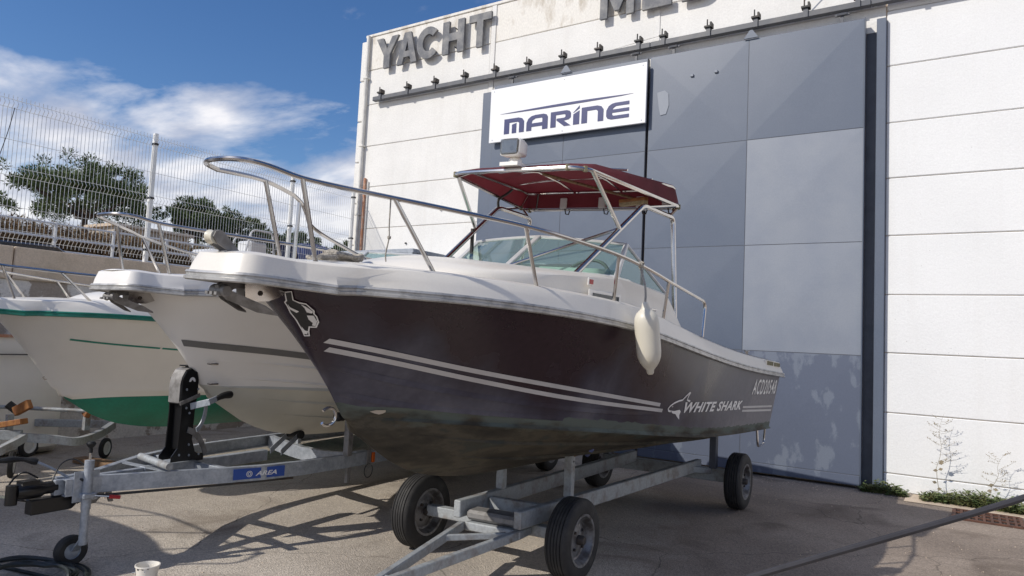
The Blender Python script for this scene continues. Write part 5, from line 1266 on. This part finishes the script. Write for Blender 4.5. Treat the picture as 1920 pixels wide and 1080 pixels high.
MB().lathe([(0,0),(.09,0),(.09,.012),(.05,.03),(.05,2.2),(0,2.2)],14,(1.6,2.8,0),'z').build('anchor_post','galv2',CA,world=True,smooth=True,ang=35)
MB().lathe([(0,0),(.03,0),(.02,.05),(0,.05)],10,(-3.4,-.3,0),'z').build('ground_anchor','iron',CA,world=True)
GT = thing('drain_grate', 'rusty square drain grate set in the asphalt by the white wall', 'grate', (.2,9.25,0))
MB().box(-.11,.47,8.98,9.52,.002,.0045).build('shade_black','shade_black',GT,world=True)  # thin black plate painted as the shaded hole below the bars
for a in (((-.12,8.98),(.48,8.98)),((-.12,9.52),(.48,9.52)),((-.12,8.98),(-.12,9.52)),((.48,8.98),(.48,9.52))):
    MB().beam((a[0][0],a[0][1],.011),(a[1][0],a[1][1],.011),.035,.018).build('grate_frame','rustg',GT,world=True)
for i in range(8): MB().beam((-.05+i*.068,9.0,.012),(-.05+i*.068,9.50,.012),.024,.016).build('grate_bar','rustg',GT,world=True)
for j in range(2): MB().beam((-.10,9.16+j*.18,.0135),(.46,9.16+j*.18,.0135),.03,.016).build('grate_cross_bar','rustg',GT,world=True)
# ---- weeds
def weed_clump(name, label, x0, x1, y0, y1, n, h, m='weed', group=None):
    mb = MB()
    for _ in range(n):
        x, y = random.uniform(x0,x1), random.uniform(y0,y1); edge = 1-abs((x-(x0+x1)/2)/((x1-x0)/2))**2
        hh = h*(.35+.65*edge)*random.uniform(.4,1.15); base = Vector((x,y,0)); tip = base+Vector((random.uniform(-.07,.07),random.uniform(-.08,.03),hh))
        for k in range(random.randint(4,7)):
            t = random.uniform(.1,1); p = base.lerp(tip,t); a = random.uniform(0,6.28); l = random.uniform(.025,.055); d = Vector((math.cos(a),math.sin(a),random.uniform(-.2,.6)))*l; sd_ = Vector((-math.sin(a),math.cos(a),.2))*l*.32
            mb.add([p,p+d*.5+sd_,p+d,p+d*.5-sd_],[(0,1,2,3)])
        mb.add([base,base+Vector((.004,0,0)),tip],[(0,1,2)])
    return tag(mb.build(name,m,fix=False),label,'weeds',group)
weed_clump('weed_clump','green weeds at the foot of the grey door jamb',-1.1,-.62,9.88,10.06,240,.15)
weed_clump('weed_clump','long low mat of green weeds along the white wall behind the drain grate',-.45,.65,9.78,10.10,760,.16)
def stalk(name, label, base, h, lean, m, nb):
    mb = MB(); base = Vector(base); tip = base+Vector((lean,-.02,h)); P = [base.lerp(tip,i/8)+Vector((.02*math.sin(i*1.7),0,0)) for i in range(9)]
    mb.tube(P,[.005*(1-i/10) for i in range(9)],4)
    for k in range(nb):
        t = random.uniform(.35,1.0); p = base.lerp(tip,t); s = random.choice((-1,1)); l = .20*random.uniform(.3,1.0)*(1.25-t*.6)
        q = p+Vector((s*l,random.uniform(-.05,.01),l*random.uniform(.1,.9))); mb.tube([p,p.lerp(q,.5)+Vector((0,0,-.012)),q],.0016,3)
        for _ in range(7):
            r_ = p.lerp(q,random.uniform(.3,1))+Vector((random.uniform(-.012,.012),0,random.uniform(-.012,.012))); a = random.uniform(0,6.28); d = Vector((math.cos(a),.3*math.sin(a),math.sin(a)))*random.uniform(.006,.014); e = Vector((-d.z,0,d.x))*.5
            mb.add([r_,r_+d*.6+e,r_+d,r_+d*.6-e],[(0,1,2,3)])
    for k in range(8):
        t = random.uniform(.05,.45); p = base.lerp(tip,t); a = random.choice((0,3.14))+random.uniform(-.5,.5); d = Vector((math.cos(a),-.3,math.sin(a)))*.055; e = Vector((-d.z,0,d.x))*.35
        mb.add([p,p+d*.5+e,p+d,p+d*.5-e],[(0,1,2,3)])
    return tag(mb.build(name,m,fix=False),label,'plant')
stalk('dry_weed_stalk','tall dry weed stalk standing against the white wall left of the grate',(-.31,10.02,0),1.02,.06,'dry',22)
stalk('dry_weed_stalk','shorter pale leaning weed stalk on the white wall above the grate, mostly drawn for a shadow',(.20,9.98,0),.62,.14,'dry',16)  # thin stalk that mostly stands in for a shadow on the wall

# ================================================================== BEYOND THE FENCE
def pine(name, label, base, h, cw, ch, seed, m='pine', nclump=34, lean=0., per=560):
    rnd = random.Random(seed); T_ = thing(name, label, 'tree', base, group='trees beyond the fence')
    base = Vector((0,0,0)); fork = Vector((lean*.4,0,h*.42)); mb = MB()
    mb.tube([(0,0,-.3),(.05,0,h*.2),fork],[.20,.16,.13],7)
    clumps = []
    for i in range(nclump):
        a = rnd.uniform(0,6.283); r_ = math.sqrt(rnd.random()); lay = rnd.random()**1.4
        c = Vector((lean+cw/2*r_*math.cos(a)*(1+.12*math.sin(3*a)), cw/2*r_*math.sin(a), h-.35-ch*.42*r_*r_-ch*.55*lay*(1-.45*r_)+rnd.uniform(-.22,.22)))
        clumps.append((c, rnd.uniform(.24,.50)*cw/6.4))
    for i,(c,s) in enumerate(clumps):
        if i % 2 == 0:
            m_ = fork.lerp(c,.5)+Vector((rnd.uniform(-.2,.2),rnd.uniform(-.2,.2),-.25)); mb.tube([fork+Vector((0,0,-.2)),m_,c],[.085,.05,.02],5)
    mb.build('trunk','bark',T_,smooth=True)
    cr = MB()
    for c,s in clumps:
        nsub = 7
        subs = [c+Vector((rnd.gauss(0,1)*s*1.3,rnd.gauss(0,1)*s*1.3,rnd.gauss(0,1)*s*.40)) for _ in range(nsub)]
        for k in range(per):
            q = subs[k % nsub]; d = Vector((rnd.gauss(0,1),rnd.gauss(0,1),rnd.gauss(0,.75))); d.normalize()
            p = q+d*s*rnd.uniform(.25,.8); n_ = (d+Vector((rnd.gauss(0,.5),rnd.gauss(0,.5),rnd.gauss(0,.5)+.4))).normalized(); e = n_.orthogonal().normalized()*rnd.uniform(.022,.04); l = n_*rnd.uniform(.09,.19)
            cr.add([p-e,p+e,p+l],[(0,1,2)])
    cr.build('crown',m,T_,fix=False)
    return T_
pine('umbrella_pine','large spreading umbrella pine behind the mesh fence at far left',(-35.6,17.2,4.7),4.7,6.3,3.4,11,'pine',46)
pine('umbrella_pine','smaller round umbrella pine right of the tall fence post',(-34.8,22.6,4.9),3.75,4.1,2.7,12,'pine',30)
pine('umbrella_pine','low bushy pine right of the round pine beyond the fence',(-34.2,25.2,4.8),3.2,4.2,2.4,13,'pine2',26)
pine('umbrella_pine','low dark pine behind the white machine beyond the fence',(-32.5,27.4,4.7),2.7,3.8,2.2,14,'pine',24)
pine('umbrella_pine','farthest low pine seen beside the blue tarpaulin',(-31.0,29.8,4.6),2.5,3.8,2.0,15,'pine2',22)
# reeds and hedge
def reeds(name, label, pts, n, h, m, seed):
    rnd = random.Random(seed); mb = MB()
    for _ in range(n):
        x,y = pts(rnd); z0 = np.interp(-x,[10.46,14,19,21.6,22.8,25,30,36,80],[2.3,2.1,2.0,2.6,3.35,3.6,4.3,4.9,6.2]); hh = h*rnd.uniform(.5,1.1); b = Vector((x,y,z0-.05)); t = b+Vector((rnd.uniform(-.25,.25),rnd.uniform(-.25,.25),hh)); e = Vector((rnd.uniform(-1,1),rnd.uniform(-1,1),0)).normalized()*.035
        mb.add([b-e,b+e,t],[(0,1,2)])
        for k in range(3):
            p = b.lerp(t,rnd.uniform(.3,1)); d = Vector((rnd.gauss(0,1),rnd.gauss(0,1),rnd.uniform(0,1))).normalized()*.22; mb.add([p-e,p+e,p+d],[(0,1,2)])
    o = mb.build(name,m,fix=False); tag(o,label,'reeds'); o['kind'] = 'stuff'; return o
reeds('dry_reeds','band of dry brown reeds on the bank beyond the fence',lambda r:(r.uniform(-26.5,-24.5),r.uniform(6,17.5)),5200,1.15,'reed',3)
reeds('far_scrub','dark green scrub along the far bank',lambda r:(r.uniform(-33,-28),r.uniform(20,46)),5200,1.5,'pine2',4)
reeds('dry_hedge','brown hedge beyond the right end of the fence',lambda r:(r.uniform(-22,-19.5),r.uniform(17,30)),3600,1.9,'reed',5)
# white pipe railing
WR = thing('white_railing', 'white tubular railing on the bank behind the fence', 'railing', (-23.3,10,3.4))
for z in (4.48,4.05,3.66): MB().tube([(-23.3,-6,z),(-23.3,16.5,z+.06)],.035,6).build('rail_bar','fence',WR,world=True)
for y in (-4,-2.2,-.4,1.4,3.2,5.0,6.8,8.6,10.45,12.2,14.0,15.8): MB().tube([(-23.3,y,3.2),(-23.3,y,4.58)],.05,6).build('rail_post','fence',WR,world=True)
# parked dark car
CR = thing('parked_car', 'dark parked car roof just visible over the retaining wall at left', 'car', (-19.6,7.6,2.0))
cp_ = [(-2.1,.35),(-2.1,.75),(-1.9,.90),(-1.1,.98),(-.5,1.40),(.9,1.44),(1.5,1.05),(2.0,.95),(2.1,.7),(2.1,.35)]
MB().prism([(.85,y,z) for y,z in cp_],(0,0,0),(-1.7,0,0)).build('body','carp',CR,bevel=.05,smooth=True)
MB().prism([(.862,y,z) for y,z in ((-.95,1.0),(-.45,1.34),(.8,1.36),(1.3,1.04))],(0,0,0),(.006,0,0)).build('side_window','glassd',CR)
for y in (-1.35,1.3): wheel(CR,(.78,y,.31),.31,.2,simple=True)
for y in (-1.35,1.3): wheel(CR,(-.78,y,.31),.31,.2,yaw=math.pi,simple=True)
# hut
HT = thing('beige_hut', 'small beige flat roofed hut on the bank under the pine', 'hut', (-29.6,16.6,4.1))
MB().box(-1.0,1.0,-1.6,1.6,-.2,1.35).build('wall','beige',HT); MB().box(-1.15,1.15,-1.75,1.75,1.352,1.47).build('roof','conc',HT)
MB().box(1.002,1.03,.3,1.0,-.1,1.1).build('door','oldwood',HT); MB().box(1.002,1.03,-1.1,-.4,.5,1.0).build('window','glassd',HT)
# tarpaulin covered boat, white machine, low white wall
TP = thing('covered_boat', 'boat covered with a pleated blue tarpaulin beyond the fence', 'boat', (-17.2,14.9,2.05))
rows = []
for i in range(25):
    y = -.85+1.7*i/24; fo = .05*math.sin(i*1.9); rows.append([(.75+fo,y,.1),(.62+fo,y*.97,1.7),(.35,y*.9,2.28-.12*abs(y)),(-.35,y*.9,2.28-.12*abs(y)),(-.75,y,.1)])
MB().grid(rows).build('tarpaulin','tarp',TP,smooth=True,ang=60); MB().box(-.5,.5,-.75,.75,.0,.6).build('cradle','oldwood',TP)
WM = thing('white_console_boat', 'small white boat with console and hoop beyond the fence', 'boat', (-17.2,12.7,2.05))
MB().prism([(.5,-1.2,.5),(.5,1.0,.5),(.5,1.2,1.5),(.5,-1.4,1.65)],(0,0,0),(-1.0,0,0)).build('hull','carw',WM,bevel=.08,smooth=True)
MB().box(-.3,.3,-.1,.5,1.62,2.05).build('console','carw',WM,bevel=.06); MB().tube(fillet([(.35,-.3,1.6),(.35,-.1,2.35),(.35,.6,2.35),(.35,.7,1.6)],.15),.03,6).build('hoop','carw',WM)
MB().box(-.3,.3,.0,.45,2.06,2.25).build('seat_top','black',WM,bevel=.04); MB().box(-.4,.4,-.9,.8,0,.5).build('cradle','oldwood',WM)
LW = thing('low_block_wall', 'low terracotta and white block wall behind the fence centre', 'wall', (-19,13,2.0))
for i in range(14):
    MB().box(-19.12,-18.9,10.6+i*.42,10.6+i*.42+.41,2.0,3.05).build('block','brick' if i in (0,1,2,3,4) else 'carw',LW,world=True,bevel=.01)
LP = thing('street_lamp', 'thin white lamp post head beside the round pine', 'lamp', (-26,18.5,3.6))
MB().tube(spline([(0,0,0),(0,0,1.2),(.05,.1,1.75),(.2,.3,1.9)],5),.04,6).build('post','fence',LP,smooth=True); MB().box(.1,.35,.2,.45,1.86,1.93).build('lamp_head','fence',LP)

# unseen white boat added left of the view to cast the shadow across the hose
shadow_boat = copy_tree(R2); shadow_boat.name = 'white_boat'; shadow_boat.location = (-8.27,-.18,0); shadow_boat.rotation_euler = (0,0,rad(108)); shadow_boat['label'] = 'unseen white boat added off to the left to cast a shadow on the hose'

# loose grit and pebbles on the yard
gr = MB(); rg = random.Random(5)
for _ in range(1500):
    if rg.random() < .35: x, y = rg.uniform(-3.5,1.2), 10.0-abs(rg.gauss(0,.35))
    else: x, y = rg.uniform(-7.5,1.0), rg.uniform(2.2,9.6)
    r_ = rg.uniform(.003,.009)*(1.4 if rg.random() < .1 else 1); a = rg.uniform(0,6.28); q = [(math.cos(a+k*2.09)*r_*rg.uniform(.7,1.2),math.sin(a+k*2.09)*r_*rg.uniform(.7,1.2)) for k in range(3)]
    gr.add([(x+q[0][0],y+q[0][1],.001),(x+q[1][0],y+q[1][1],.001),(x+q[2][0],y+q[2][1],.001),(x,y,r_*.9)],[(0,1,3),(1,2,3),(2,0,3)])
o = gr.build('loose_grit','conc',fix=False); tag(o,'loose pale grit scattered over the asphalt yard','gravel'); o['kind'] = 'stuff'
